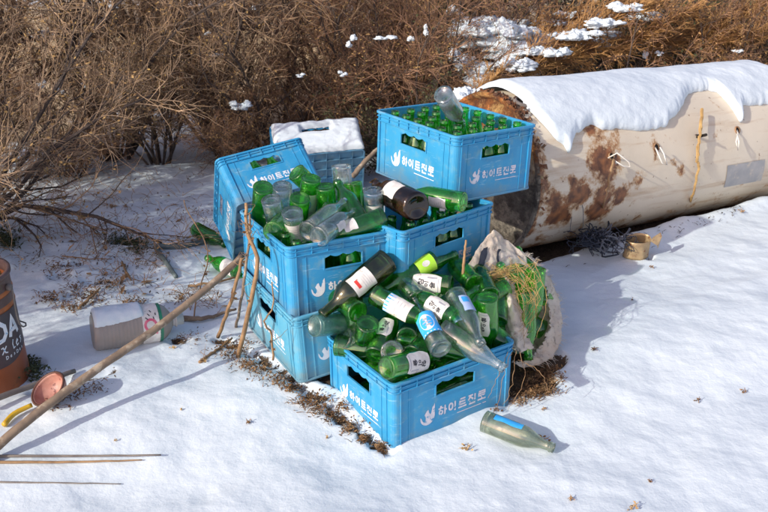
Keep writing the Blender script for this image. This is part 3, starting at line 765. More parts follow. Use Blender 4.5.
G3 = 'loose bottles standing in the left stack'
f3 = [
 (263, 187, .520, 259, 240, .300, dict(gl='green', label='bright green bottle upside down at the left end of the upper left crate')),
 (282, 186, .520, 286, 240, .310, dict(gl='clear', label='clear bottle upside down just right of the leftmost green base')),
 (271, 199, .515, 284, 255, .310, dict(gl='clear', lab='pink', zr=(.07, .13), half=.022, roll=.5, label='clear bottle upside down in front, faded label turned aside')),
 (292, 212, .505, 300, 266, .300, dict(gl='clear', lab='plain', zr=(.028, .095), half=.032, label='clear bottle with white label leaning out nearest the front rim')),
 (311, 178, .540, 303, 238, .320, dict(gl='green', lab='bluedrop', zr=(.045, .130), half=.034, label='green bottle with white label bearing a blue drop')),
 (296, 172, .540, 326, 200, .430, dict(gl='green', lab='lime', zr=(.02, .06), half=.018, roll=-.6, label='green bottle with yellow green label tilted over the tipped crate')),
 (341, 165, .560, 346, 230, .350, dict(gl='clear', lab='plain', zr=(.01, .075), half=.012, roll=-1.1, label='tall clear bottle upside down with a label strip on its left side')),
 (308, 232, .475, 356, 192, .515, dict(gl='clear', label='clear bottle lying with its neck pointing up right across the green ones')),
 (318, 237, .470, 372, 200, .490, dict(gl='clear', lab='plain', zr=(.06, .10), half=.012, roll=.4, label='clear bottle lying along the front rim of the upper left crate')),
 (373, 190, .530, 376, 250, .320, dict(gl='clear', lab='plain', zr=(.040, .080), half=.028, label='clear bottle with a white label upside down near the dead leaf')),
 (384, 217, .480, 345, 232, .450, dict(gl='green', lab='plain', zr=(.09, .13), half=.03, roll=.9, label='green bottle lying in the right corner under the labelled clear bottle')),
 (325, 186, .520, 330, 240, .330, dict(gl='green', label='bright green bottle between the blue drop label and the tall clear bottle')),
 (362, 226, .450, 345, 196, .505, dict(gl='dark_green', label='dark green bottle leaning left in the middle of the upper left crate')),
 (352, 182, .510, 362, 240, .330, dict(gl='green', label='green bottle upside down behind the lying clear necks')),
 (273, 232, .450, 300, 205, .440, dict(gl='green', label='green bottle low at the left front corner below the clear ones')),
 (300, 198, .500, 296, 240, .330, dict(gl='green', label='green bottle base up behind the white labelled leaning clear one')),
 (334, 206, .490, 318, 236, .400, dict(gl='green', label='green bottle base up in the middle among the clear ones')),
 (345, 222, .430, 310, 240, .400, dict(gl='green', label='green bottle under the two lying clear bottles')),
]
for (u, v, z, u2, v2, z2, k) in f3: bp(u, v, z, u2, v2, z2, group=G3, **k)
M3 = crates['C3'][1]
for i in range(6):
    for j in range(4):
        if (i+j) % 3 == 2: continue
        B = Vector((-.165+.066*i, -.125+.083*j, .014)); 
        bottle(M3 @ B, M3 @ (B+Vector((rr_.uniform(-.02, .02), rr_.uniform(-.02, .02), .2))), gl='green', label='green bottle standing deep inside the upper left crate, under the loose ones', group='standing bottles under the loose ones')

# topmost crate: six by five standing bottles
M1 = crates['C1'][1]
for i in range(6):
    for j in range(5):
        B = Vector((-.1625+.065*i+rr_.uniform(-.002, .002), -.130+.065*j+rr_.uniform(-.002, .002), .013))
        T = B+Vector((rr_.uniform(-.008, .008), rr_.uniform(-.008, .008), .2))
        white = (i*5+j*3) % 7 == 0
        o = bottle(M1 @ B, M1 @ T, gl='green', lab='brand' if (j in (0, 4) or i in (0, 5)) else None, roll=rr_.uniform(-1.2, 1.2), label='green bottle standing upright in the packed topmost crate', group='upright bottles of the topmost crate')
bp(443, 94, .775, 473, 142, .560, gl='clear', label='clear bottle upside down, leaning out of the topmost crate', zr=None)
# crate under it and beside: the dark bottle and the green one at its side
bp(417, 207, .510, 378, 186, .505, shape='jar', gl='brown', lab='plain', zr=(.070, .140), half=.030, roll=.35, label='big black brown bottle with white label, its wide base facing the viewer')
bp(464, 202, .500, 418, 194, .500, gl='green', lab='plain', zr=(.048, .105), half=.022, roll=-.75, label='green bottle lying right of the big black brown bottle, round base outward')
M2 = crates['C2'][1]
for i in range(5):
    for j in range(2):
        B = Vector((-.13+.065*i, -.125+.07*j, .013))
        bottle(M2 @ B, M2 @ (B+Vector((.01*rr_.uniform(-1, 1), 0, .2))), gl='dark_green', label='dark green bottle standing in the crate below the topmost one, seen by its hand hole', group='standing bottles behind the hand hole')
M4_ = crates['C4'][1]
for i in range(4):
    B = Vector((-CA/2+.045, -.10+.066*i, .013))
    bottle(M4_ @ B, M4_ @ (B+Vector((0, 0, .2))), gl='green', label='green bottle inside the tipped back crate, showing in its hand hole', group='bottles inside the tipped crate')

# on the ground
def gray_(u, v, dz): 
    q = ray(u, v, 0)
    for _ in range(5): q = ray(u, v, gz(q.x, q.y)+dz)
    return q
bottle(gray_(484, 421, .022), gray_(548, 446, .020), gl='grey', lab='bluestrip', zr=(.03, .112), half=.011, roll=-.85, label='greyish clear bottle lying on the snow in front, torn blue label strip')
bottle(gray_(240, 272, .026), gray_(193, 252, .022), gl='green', lab='plain', zr=(.02, .085), half=.036, label='green bottle with white label lying on the snow behind the long pole')
bottle(gray_(196, 229, .026), gray_(222, 243, .02), gl='dark_green', label='dark green bottle lying on the snow against the tipped crate')

# ------------------------------------------------------------------ tank
TR = .326
ta = Vector((TA[0]-.075*TD[0]-.02*TD[1], TA[1]-.075*TD[1]+.02*TD[0], -.025+TR))
td = Vector((TD[0], TD[1], -.04)).normalized(); tn = Vector((TD[1], -TD[0], 0))     # tn points to the viewer's side
TL = 1.60
tank_m = Matrix((td, tn, Vector((0, 0, 1)))).transposed().to_4x4()
tank_m = Matrix((td, -tn, td.cross(-tn))).transposed().to_4x4(); tank_m.translation = ta
tinv = tank_m.inverted()
def tank_hit(u, v, r=TR):
    """where the photograph's pixel falls on the shell: (t along, phi up from the viewer's side)"""
    d = (ray(u, v, 0)-CAMP); o_ = tinv @ CAMP; d_ = tinv.to_3x3() @ d
    a = d_.y**2+d_.z**2; b = 2*(o_.y*d_.y+o_.z*d_.z); c = o_.y**2+o_.z**2-r*r
    disc = b*b-4*a*c
    t = (-b-math.sqrt(max(disc, 0)))/(2*a); q = o_+d_*t
    return q.x, math.atan2(q.z, -q.y)
def tank_pt(t, ph, r=TR): return Vector((t, -r*math.cos(ph), r*math.sin(ph)))
tank = empty('water_tank', ta); tank.matrix_world = tank_m
tag(tank, 'long cream steel tank lying on its side, rusted end, snow on its back', 'tank')
spots = [(604, 160, .075, 1.0), (611, 145, .05, .7), (656, 147, .03, .75), (655, 158, .02, .6), (672, 160, .02, .5), (737, 132, .02, .75), (697, 137, .015, .5), (580, 195, .06, .95), (600, 205, .07, .95), (560, 215, .07, .85), (620, 195, .04, .9), (572, 182, .03, .9),
         (590, 130, .03, .6), (640, 180, .03, .45), (535, 215, .05, .6), (555, 200, .05, .8), (700, 185, .04, .35), (680, 170, .03, .4)]
hits = [(*tank_hit(u, v), r, s) for u, v, r, s in spots]
nt_, na = 240, 150
vs = []; ru = []
for i in range(nt_+1):
    t = TL*i/nt_
    for j in range(na):
        ph = 2*PI*j/na
        dent = 1-.012*math.exp(-((t-.05)/.03)**2)+.004*fbm(np.array([t*6.]), np.array([math.sin(ph)*2+3]))[0]
        vs.append(tank_pt(t, ph, TR*dent))
        s_ = 0
        for (ht, hp, hr, hs) in hits:
            dp = (ph-hp+PI) % (2*PI)-PI; dd = math.hypot(t-ht, dp*TR)/hr
            s_ = max(s_, hs*(1-min(1, max(0, (dd-.1)/1.9))))
        s_ = max(s_, .70*(1-min(1, t/.055)))
        s_ = max(s_, .62*max(0, -math.sin(ph)-.25)*1.2)          # rusting belly
        ru.append(s_)
fs = [(i*na+j, i*na+(j+1) % na, (i+1)*na+(j+1) % na, (i+1)*na+j) for i in range(nt_) for j in range(na)]
fs = [f[::-1] for f in fs]
mb = MB(); mb.add(vs, fs); shell = mb.build('shell', M['tank'], tank, smooth=True)
a = shell.data.attributes.new('rust', 'FLOAT', 'POINT'); a.data.foreach_set('value', ru)
# dished rusty end with a broken lip and a bunghole; plain far end
def head(x0, sgn, mat, name, depth=.055):
    mb = MB(); rings = []; vs = []
    prof = [(TR*1.0, 0), (TR*1.012, .006), (TR*1.0, .018), (TR*.955, .012), (TR*.93, -.012), (TR*.90, -.015)]+[(TR*k, -.015+depth*(1-(k/.9)**2)) for k in (.8, .65, .5, .35, .2, .1)]
    n = 120
    for r, d in prof:
        for j in range(n):
            th = 2*PI*j/n; w = 1+.012*fbm(np.array([math.cos(th)*4+9]), np.array([math.sin(th)*4+r*20]))[0]*(1 if r > TR*.9 else .0)
            dd = d+.02*fbm(np.array([math.cos(th)*r*20]), np.array([math.sin(th)*r*20]))[0]*.7
            vs.append((x0+sgn*dd, -r*w*math.cos(th), r*w*math.sin(th)))
    fs = [(i*n+j, i*n+(j+1) % n, (i+1)*n+(j+1) % n, (i+1)*n+j) for i in range(len(prof)-1) for j in range(n)]
    fs.append(tuple((len(prof)-1)*n+j for j in range(n)))
    mb.add(vs, fs); return mb.build(name, M[mat], tank, smooth=True)
hd = head(0, -1, 'endplate', 'end_cap'); hd['label'] = 'rusted end of the tank, orange at the top'
head(TL, 1, 'tank', 'end_cap')
mb = MB()
for k in range(2):
    pts = [(-.03-.002*k, -.10*0+.0, .22)]
    cx, cy, cz = .045, *(tank_pt(0, R(78), TR)[1:3])
c_ = tank_pt(.055, R(70), TR+.006)
ringpts = [tank_pt(.055+.030*math.cos(t), R(70)+.030/TR*math.sin(t), TR+.006) for t in np.linspace(0, 2*PI, 20)]
mb.tube(ringpts, .009, 6, 0); mb.tube([tank_pt(.055, R(70), TR-.01), tank_pt(.055, R(70), TR+.004)], .024, 14, 1)
o = mb.build('bung', [M['palegrey'], M['black']], tank, smooth=True)
# rust flakes along the broken lip
mb = MB()
for k in range(170):
    ph = R(random.gauss(62, 34)); t = random.uniform(-.015, .035)*(1 if random.random() < .7 else .5); s_ = random.uniform(.004, .016)
    c_ = tank_pt(t, ph, TR+random.uniform(.0, .010)); 
    e1 = Vector((random.uniform(-1, 1), random.uniform(-1, 1), random.uniform(-1, 1))).normalized()*s_; e2 = e1.orthogonal().normalized()*s_*random.uniform(.4, 1)
    mb.add([c_-e1, c_+e2*.8, c_+e1, c_-e2+Vector((.003, 0, .003))], [(0, 1, 2, 3)])
mb.build('rust_flakes', M['rust'], tank)['kind'] = 'stuff'
# hand holes with wire hooks
def hook(u, v, pts, tilt=0):
    t, ph = tank_hit(u, v); mb = MB()
    mb.tube([tank_pt(t, ph, TR-.012), tank_pt(t, ph, TR+.0025)], .013, 14, 1)
    ringp = [tank_pt(t+.014*math.cos(q), ph+.014/TR*math.sin(q), TR+.003) for q in np.linspace(0, 2*PI, 14)]
    mb.tube(ringp, .0035, 5, 0)
    fit = mb.build('hole_fitting', [M['rust'], M['black']], tank, smooth=True)
    mb = MB(); P = []
    for (du, dv, out_) in pts:
        t2, p2 = tank_hit(u+du, v+dv, TR+out_); P.append(tank_pt(t2, p2, TR+out_))
    mb.tube(P, .0032, 6, 0); mb.build('wire_hook', M['wire'], fit, smooth=True)
hook(611, 156, [(-3, 2, .0), (6, -3, .03), (18, 6, .05), (19, 11, .05), (12, 10, .04), (4, 5, .03), (5, 8, .03)])
hook(656, 147, [(-1, 0, .0), (1, 4, .03), (6, 16, .04), (11, 18, .05), (8, 7, .04), (4, 0, .03)])
hook(737, 130, [(0, 0, .0), (1, 4, .02), (-1, 12, .03), (1, 20, .03), (2, 12, .035), (0, 4, .02)])
t, ph = tank_hit(697, 137); mb = MB(); mb.tube([tank_pt(t, ph, TR-.01), tank_pt(t, ph, TR+.05)], .006, 8)
mb.tube([tank_pt(t-.04, ph+.02, TR+.03), tank_pt(t+.02, ph, TR+.034)], .003, 6); mb.build('steel_pin', M['black'], tank, smooth=True)
# grey sticker near the far end
mb = MB(); t0, p0 = tank_hit(738, 176); n = 10
vs = [tank_pt(t0-.10+.26*i/n+.03*(1-j/6), p0-.15+.34*j/6, TR+.0025) for j in range(7) for i in range(n+1)]
mb.add(vs, [(j*(n+1)+i, j*(n+1)+i+1, (j+1)*(n+1)+i+1, (j+1)*(n+1)+i) for j in range(6) for i in range(n)])
mb.build('sticker', M['sticker'], tank, smooth=True)

# snow lying on the tank
edge_px = [(487, 81), (512, 90), (536, 104), (547, 137), (558, 150), (568, 154), (573, 145), (578, 133), (592, 124), (605, 128), (622, 128), (638, 130), (652, 130), (660, 129), (667, 126), (673, 117), (680, 110), (684, 100), (690, 92), (705, 89), (718, 90), (724, 100), (727, 113), (733, 124), (738, 121), (740, 112), (744, 106), (755, 105), (768, 104), (785, 102)]
EP = [tank_hit(u, v, TR+.012) for u, v in edge_px]
ET = [p_[0] for p_ in EP]; EF = [p_[1] for p_ in EP]
ts_, ps_ = [], []
for t, f in [(.045, R(66)), (.07, R(50)), (.10, R(38)), (.135, R(30))]: ts_.append(t); ps_.append(f)
for t, f in list(zip(ET, EF))[5:]:
    t = max(t, ts_[-1]+.013); ts_.append(t); ps_.append(f)
print('snow edge', [(round(a_, 2), round(math.degrees(b_))) for a_, b_ in zip(ts_, ps_)])
def snow_cap():
    n, m_ = 260, 90; vs = []; th_ = []
    tmin, tmax = min(ts_)-.0, TL+.015
    for i in range(n+1):
        t = tmin+(tmax-tmin)*i/n
        f0 = float(np.interp(t, ts_, ps_))+.09*fbm(np.array([t*8.]), np.array([1.]))[0]+.05*fbm(np.array([t*37.]), np.array([4.]))[0]
        f1 = R(150)+.1*fbm(np.array([t*6.]), np.array([7.]))[0]
        for j in range(m_+1):
            v = (j/m_)**1.25; ph = f0+(f1-f0)*v
            d = min((ph-f0)*TR, (f1-ph)*TR, (t-tmin)*1.2+.004, (tmax-t)*1.0)
            d = max(d, 0)
            th = .056*math.sqrt(max(0, 1-(1-min(d/.055, 1))**2))
            th *= .48+.5*math.sin(max(0, ph))**2*.6
            th += (.018*fbm(np.array([t*5.]), np.array([ph*3.]))[0]+.005*fbm(np.array([t*14.]), np.array([ph*7.]))[0])*min(1, th/.03)
            vs.append(tank_pt(t, ph, TR+.001+max(th, 0))); th_.append(th)
    fs = [(i*(m_+1)+j, (i+1)*(m_+1)+j, (i+1)*(m_+1)+j+1, i*(m_+1)+j+1) for i in range(n) for j in range(m_)]
    mb = MB(); mb.add([tank_m @ v for v in vs], fs)
    o = mb.build('snow_blanket', M['snow'], smooth=True); tag(o, 'thick bright snow draped along the top of the cream tank, dripping edge', 'snow')
snow_cap()

# ------------------------------------------------------------------ torn sack with its bottles
def sheet(name, rows, mats, parent=None, sub=12, amp=.006, freq=14, thick=.0009, fray=None, seed=0):
    """smooth sheet through a grid of control points (rows of equal length), creased and torn along one edge"""
    rows = [[Vector(p) for p in r] for r in rows]
    def cr(a, b, c, d, t): return .5*((2*b)+(c-a)*t+(2*a-5*b+4*c-d)*t*t+(3*b-a-3*c+d)*t**3)
    def interp(pts, k):
        out = []
        for i in range(len(pts)-1):
            a = pts[max(i-1, 0)]; b = pts[i]; c = pts[i+1]; d = pts[min(i+2, len(pts)-1)]
            for j in range(k): out.append(cr(a, b, c, d, j/k))
        out.append(pts[-1]); return out
    fine = [interp(r, sub) for r in rows]
    cols = [interp([fr[i] for fr in fine], sub) for i in range(len(fine[0]))]
    nc, nr = len(cols), len(cols[0]); vs = []
    for j in range(nr):
        for i in range(nc):
            p = cols[i][j].copy()
            n = noise.noise_vector(p*freq+Vector((seed, 0, 0)))*amp*2+noise.noise_vector(p*freq*2.7+Vector((seed, 4, 0)))*amp*1.3
            rdg = 1-abs(noise.noise(p*freq*2.2+Vector((seed, 9, 2))))*3; n += Vector((.3, -1, .4))*max(0, rdg)*amp*.4
            p += n
            if fray and fray(i/(nc-1), j/(nr-1)): p += Vector((random.uniform(-.006, .006), random.uniform(-.004, .004), random.uniform(-.008, .006)))
            vs.append(p)
    fs = [(j*nc+i, j*nc+i+1, (j+1)*nc+i+1, (j+1)*nc+i) for j in range(nr-1) for i in range(nc-1)]
    mb = MB(); mb.add(vs, fs); o = mb.build(name, mats, parent, smooth=True)
    sd = o.modifiers.new('thickness', 'SOLIDIFY'); sd.thickness = thick; sd.offset = 0
    return o, cols
sk = empty('torn_sack', (.44, 2.58, 0)); bpy.context.view_layer.update()
tag(sk, 'torn dirty woven sack behind the front crate, with straw and green bottles spilling out', 'sack')
W_ = lambda u, v, y: rayy(u, v, y) - Vector((.44, 2.58, 0))
# back panel: peaked, leaning on the crate
back_rows = [
 [W_(491, 231, 2.63), W_(492.5, 230, 2.63), W_(494, 230, 2.635), W_(497, 232, 2.64), W_(500, 235, 2.65)],
 [W_(480, 247, 2.58), W_(487, 246, 2.59), W_(497, 246, 2.61), W_(508, 248, 2.64), W_(522, 252, 2.66)],
 [W_(468, 264, 2.52), W_(480, 264, 2.54), W_(494, 262, 2.57), W_(510, 262, 2.60), W_(528, 264, 2.64)],
 [W_(464, 282, 2.50), W_(478, 284, 2.50), W_(492, 284, 2.52), W_(510, 284, 2.58), W_(530, 284, 2.63)],
 [W_(470, 312, 2.48), W_(482, 314, 2.48), W_(496, 314, 2.50), W_(512, 316, 2.55), W_(530, 318, 2.60)],
]
o, cols = sheet('back_panel', back_rows, M['sack'], sk, amp=.0032, freq=20, fray=lambda a, b: b > .97)
# dark printed stripes, a skin just off the panel
def stripe(c0, c1, r0, r1, off):
    mb = MB(); vs = []
    nr = len(cols[0]); me_ = o.data; nc = len(cols)
    js = list(range(int(r0*(nr-1)), int(r1*(nr-1))+1)); is_ = list(range(int(c0*(nc-1)), int(c1*(nc-1))+1))
    for j in js:
        for i in is_:
            p_ = me_.vertices[j*nc+i].co.copy(); nn = (CAMP-Vector((.44, 2.58, 0))-p_).normalized(); vs.append(p_+nn*off)
    n = len(is_); mb.add(vs, [(j*n+i, j*n+i+1, (j+1)*n+i+1, (j+1)*n+i) for j in range(len(js)-1) for i in range(n-1)])
    mb.build('printed_stripe', M['net'], sk, smooth=True)
stripe(.22, .34, .28, .78, .006); stripe(.55, .60, .30, .62, .006)
# right panel: curls round the outer side and under
right_rows = [
 [W_(503, 240, 2.66), W_(518, 250, 2.66), W_(530, 259, 2.65), W_(540, 268, 2.64)],
 [W_(522, 252, 2.69), W_(537, 262, 2.68), W_(545, 274, 2.66), W_(544, 282, 2.62)],
 [W_(540, 268, 2.68), W_(553, 286, 2.66), W_(556, 298, 2.63), W_(548, 303, 2.58)],
 [W_(546, 292, 2.66), W_(560, 308, 2.62), W_(559, 322, 2.57), W_(549, 326, 2.52)],
 [W_(544, 322, 2.62), W_(559, 332, 2.58), W_(556, 346, 2.51), W_(541, 346, 2.47)],
 [W_(530, 340, 2.58), W_(550, 350, 2.52), W_(545, 362, 2.45), W_(528, 360, 2.42)],
 [W_(510, 345, 2.54), W_(530, 356, 2.46), W_(524, 368, 2.41), W_(512, 362, 2.40)],
]
o2, _ = sheet('side_panel', right_rows, M['sack'], sk, amp=.0030, freq=22, seed=5, fray=lambda a, b: a > .97 or a < .02)
wall_rows = [
 [W_(498, 250, 2.70), W_(515, 254, 2.74), W_(535, 262, 2.74), W_(548, 280, 2.72)],
 [W_(498, 285, 2.70), W_(515, 285, 2.76), W_(538, 285, 2.76), W_(554, 300, 2.70)],
 [W_(498, 320, 2.66), W_(515, 322, 2.72), W_(538, 325, 2.70), W_(553, 330, 2.62)],
 [W_(498, 350, 2.56), W_(515, 356, 2.58), W_(535, 358, 2.56), W_(550, 350, 2.54)],
]
sheet('inner_wall', wall_rows, M['sack'], sk, amp=.006, freq=16, seed=3)
# fold that hangs over the middle
mid_rows = [
 [W_(497, 268, 2.56), W_(503, 266, 2.56), W_(510, 268, 2.57)],
 [W_(499, 284, 2.50), W_(506, 282, 2.48), W_(514, 286, 2.50)],
 [W_(503, 300, 2.45), W_(511, 299, 2.43), W_(519, 303, 2.46)],
 [W_(505, 318, 2.42), W_(514, 318, 2.40), W_(524, 322, 2.43)],
 [W_(508, 336, 2.40), W_(517, 338, 2.37), W_(529, 340, 2.41)],
 [W_(516, 350, 2.38), W_(523, 352, 2.36), W_(532, 350, 2.39)],
]
sheet('torn_fold', mid_rows, M['sack'], sk, amp=.0045, freq=26, seed=9, fray=lambda a, b: a < .03 or a > .97)
# loose threads along the frayed rim
mb = MB()
me_ = o2.data; edge = [v.co for v in me_.vertices]
for k in range(230):
    p_ = random.choice(edge); 
    if random.random() < .6: p_ = me_.vertices[random.randrange(len(edge))//19*19 % len(edge)].co
    d_ = Vector((random.uniform(.2, 1), random.uniform(-.5, .5), random.uniform(-.6, .5))).normalized()*random.uniform(.01, .028)
    mb.tube([p_, p_+d_*.5+Vector((0, 0, .002)), p_+d_], [.0007, .0006, .0003], 3)
mb.build('frayed_threads', M['sack'], sk)['kind'] = 'stuff'
GS = 'green bottles in the torn sack'
for (u, v, z, u2, v2, z2, k) in [
 (545, 303, .150, 524, 262, .250, dict(gl='green', label='green bottle with its round base out at the right mouth of the sack')),
 (536, 268, .290, 532, 318, .130, dict(gl='green', label='green bottle under the top rim of the sack, base up')),
 (516, 268, .300, 520, 318, .120, dict(gl='green', label='green bottle between the middle fold and the strands of straw')),
 (490, 296, .270, 474, 262, .300, dict(gl='dark_green', label='dark green bottle under the straw at the left of the sack')),
 (524, 292, .240, 528, 350, .080, dict(gl='green', label='green bottle base up just right of the hanging fold')),
 (543, 330, .080, 520, 318, .120, dict(gl='green', label='lowest green bottle in the right mouth of the sack')),
 (497, 322, .190, 500, 276, .280, dict(gl='green', label='green bottle behind the upside down labelled one, left of the fold')),
 (528, 340, .060, 500, 330, .120, dict(gl='dark_green', label='dark green bottle at the bottom of the sack behind the fold')),
 (505, 288, .260, 480, 300, .250, dict(gl='green', label='green bottle lying crosswise under the straw bundle')),
]: bp(u, v, z, u2, v2, z2, group=GS, **k)

def strand(mb, P, r, mat=0, wig=.004, n=14, seg=4):
    P = [Vector(p) for p in P]; out = []
    for i in range(n+1):
        s_ = i/n*(len(P)-1); k = min(int(s_), len(P)-2); t = s_-k
        a = P[max(k-1, 0)]; b = P[k]; c = P[k+1]; d = P[min(k+2, len(P)-1)]
        p = .5*((2*b)+(c-a)*t+(2*a-5*b+4*c-d)*t*t+(3*b-a-3*c+d)*t**3)
        if 0 < i < n: p = p+Vector([random.uniform(-1, 1)*wig for _ in range(3)])
        out.append(p)
    rr = [r*(1-.45*i/n) for i in range(n+1)] if not hasattr(r, '__len__') else [r[0]+(r[1]-r[0])*i/n for i in range(n+1)]
    mb.tube(out, rr, seg, mat)
    return out
# straw: bundle across and strands hanging
mb = MB()
for k in range(48):
    u0 = random.uniform(468, 492); v0 = random.uniform(276, 290); u1 = random.uniform(505, 532); v1 = random.uniform(262, 284)
    strand(mb, [rayy(u0, v0, 2.46), rayy((u0+u1)/2, (v0+v1)/2+random.uniform(-6, 6), 2.50+random.uniform(-.02, .02)), rayy(u1, v1, 2.53)], random.uniform(.0006, .0013), wig=.004, seg=4)
for k in range(15):
    u0 = random.uniform(505, 535); v0 = random.uniform(255, 282); u1 = random.uniform(512, 545); v1 = random.uniform(315, 352)
    strand(mb, [rayy(u0, v0, 2.53), rayy(u0+random.uniform(0, 26), v0*.6+v1*.4, 2.44), rayy((u0+u1)/2+random.uniform(-4, 8), v0*.3+v1*.7, 2.42), rayy(u1-random.uniform(4, 20), v1, 2.37)], random.uniform(.0006, .0012), wig=.004)
for k in range(30):
    u0 = random.uniform(500, 530); v0 = random.uniform(262, 300); 
    strand(mb, [rayy(u0, v0, 2.47), rayy(u0+random.uniform(-14, 14), v0+random.uniform(-14, 10), 2.47), rayy(u0+random.uniform(-18, 18), v0+random.uniform(4, 26), 2.44)], random.uniform(.0005, .0010), wig=.004)
o = mb.build('straw', M['straw']); tag(o, 'tangled pale straw hanging over the torn sack and its bottles', 'straw', kind='stuff')
# a few strands hanging over the face of the front crate to the ground
mb = MB()
for (a, b, c) in [((512, 352), (503, 378), (497, 412)), ((516, 350), (512, 385), (503, 405)), ((508, 352), (500, 372), (488, 398)), ((520, 352), (524, 380), (508, 410)), ((518, 360), (540, 372), (548, 392))]:
    strand(mb, [rayy(a[0], a[1], 2.24), rayy(b[0], b[1], 2.20), rayy(c[0], c[1], 2.19)], .0011, wig=.003)
o = mb.build('grass_blades', M['dry']); tag(o, 'thin dry grass strands drooping over the right corner of the front crate', 'dry grass', kind='stuff')

# ------------------------------------------------------------------ pole, sticks, pipe, twigs
def stick(name, P, r, mat, label, cat='stick', group=None, n=16, wig=.002, seg=8, twigs=0):
    mb = MB(); out = strand(mb, P, r, 0, wig, n, seg)
    for k in range(twigs):
        p_ = out[random.randrange(2, len(out)-1)]
        strand(mb, [p_, p_+Vector((random.uniform(-.03, .03), random.uniform(-.03, .02), random.uniform(-.01, .04))), p_+Vector((random.uniform(-.05, .05), random.uniform(-.04, .02), random.uniform(-.03, .06)))], (.0013, .0005), wig=.003, n=5, seg=3)
        c_ = p_+Vector((random.uniform(-.01, .01), -.005, 0))
        for q in range(4):
            e = Vector([random.uniform(-1, 1) for _ in range(3)]).normalized()*.006; f = e.orthogonal().normalized()*.004
            mb.add([c_-e, c_+f, c_+e, c_-f], [(0, 1, 2, 3)])
    o = mb.build(name, M[mat], smooth=True); tag(o, label, cat, group); return o
pole_a = ray(-30, 470, gz(-1.03, 1.92)+.01); pole_b = ray(243, 257, .335)
pp = [pole_a.lerp(pole_b, k/5)+Vector((0, 0, .012*math.sin(k*1.3))) for k in range(6)]
stick('long_pole', pp, (.0125, .0100), 'wood', 'long weathered grey brown pole slanting from bottom left up to the crate stack', 'pole', n=40, wig=.0012, seg=12)
def gp(u, v, dz=.0): return gray_(u, v, dz)
stick('long_pole', [gp(-20, 405, .03), gp(20, 390, .025), gp(75, 371, .012)], (.010, .007), 'palegrey', 'short pale grey stick passing behind the pinkish bowl', 'pole', n=12, wig=.0008)
stick('cane', [gp(-20, 456, .008), gp(70, 456, .010), gp(161, 455, .010)], (.0042, .0022), 'palegrey', 'thin dark cane lying in the snow, upper of the pair at lower left', 'cane', n=14, wig=.0006)
stick('cane', [gp(-20, 462, .008), gp(70, 462, .008), gp(142, 460, .006)], (.0046, .0016), 'dry', 'thin speckled brown cane just below the longer dark one', 'cane', n=14, wig=.0008)
stick('cane', [gp(-20, 482, .003), gp(60, 483, .001), gp(121, 484, .004)], (.0028, .0012), 'palegrey', 'half buried thin cane, lowest at the left edge', 'cane', n=14, wig=.0008)
GST = 'sticks leaning on the crate stack'
stick('stick', [gp(238, 357, .0), rayy(251, 300, 2.36), rayy(257, 258, 2.36), rayy(247, 232, 2.40), rayy(246, 203, 2.44)], (.0075, .0045), 'dry', 'tallest crooked stick leaning on the crate stack, past the upper crate', 'stick', GST, twigs=8)
stick('stick', [gp(218, 337, .0), rayy(232, 298, 2.50), rayy(242, 258, 2.50)], (.0062, .005), 'dry', 'short brown stick leaning left of the others against the pole end', 'stick', GST, twigs=4)
stick('stick', [gp(236, 327, .0), rayy(243, 290, 2.48), rayy(249, 240, 2.48), rayy(250, 214, 2.50)], (.005, .0035), 'wood', 'grey upright stick between the two brown leaning sticks', 'stick', GST, twigs=5)
stick('stick', [rayy(273, 360, 2.29), rayy(272, 335, 2.27), rayy(264, 322, 2.25), rayy(273, 305, 2.26), rayy(272, 282, 2.27)], (.0034, .0018), 'dry', 'thin curled twig hanging before the two stacked crates', 'stick', GST, twigs=2, wig=.003)
stick('stick', [gp(200, 362, .004), gp(214, 352, .004), gp(232, 338, .01)], (.006, .003), 'dry', 'short stick end lying at the foot of the leaning sticks', 'stick', GST, twigs=2)
stick('stick', [rayy(352, 177, 3.02), rayy(364, 163, 3.05), rayy(378, 149, 3.09)], (.0100, .0085), 'wood', 'pale brown stick wedged between the topmost crate and the snowy crate', 'stick')
stick('dry_stem', [gp(194, 318, .0), rayy(199, 290, 2.85), rayy(207, 262, 3.0), rayy(205, 240, 3.08), rayy(190, 215, 3.2), rayy(184, 200, 3.2)], (.0028, .0016), 'dry', 'thin dry stem arching up from the snow left of the crates', 'stem', wig=.004, twigs=7)
stick('dry_stem', [gp(178, 318, .01), gp(205, 318, .012), gp(236, 309, .015)], (.011, .004), 'wood', 'half buried grey stick beyond the neck of the cloudy jug', 'stem', wig=.002)
stick('dry_stem', [gp(188, 286, .01), gp(210, 283, .012), gp(238, 277, .008)], (.0055, .004), 'dry', 'brown stick lying on the snow below the white labelled green bottle', 'stem', wig=.003)
stick('bent_pipe', [gp(232, 238, .03), gp(205, 241, .012), gp(180, 246, .012), gp(160, 246, .014), gp(157, 249, .013), gp(166, 262, .010), gp(176, 277, .006)], (.0135, .0085), 'hose', 'grey pipe bent like an elbow lying in the snow by the tipped crate', 'pipe', n=34, wig=.0006, seg=12)
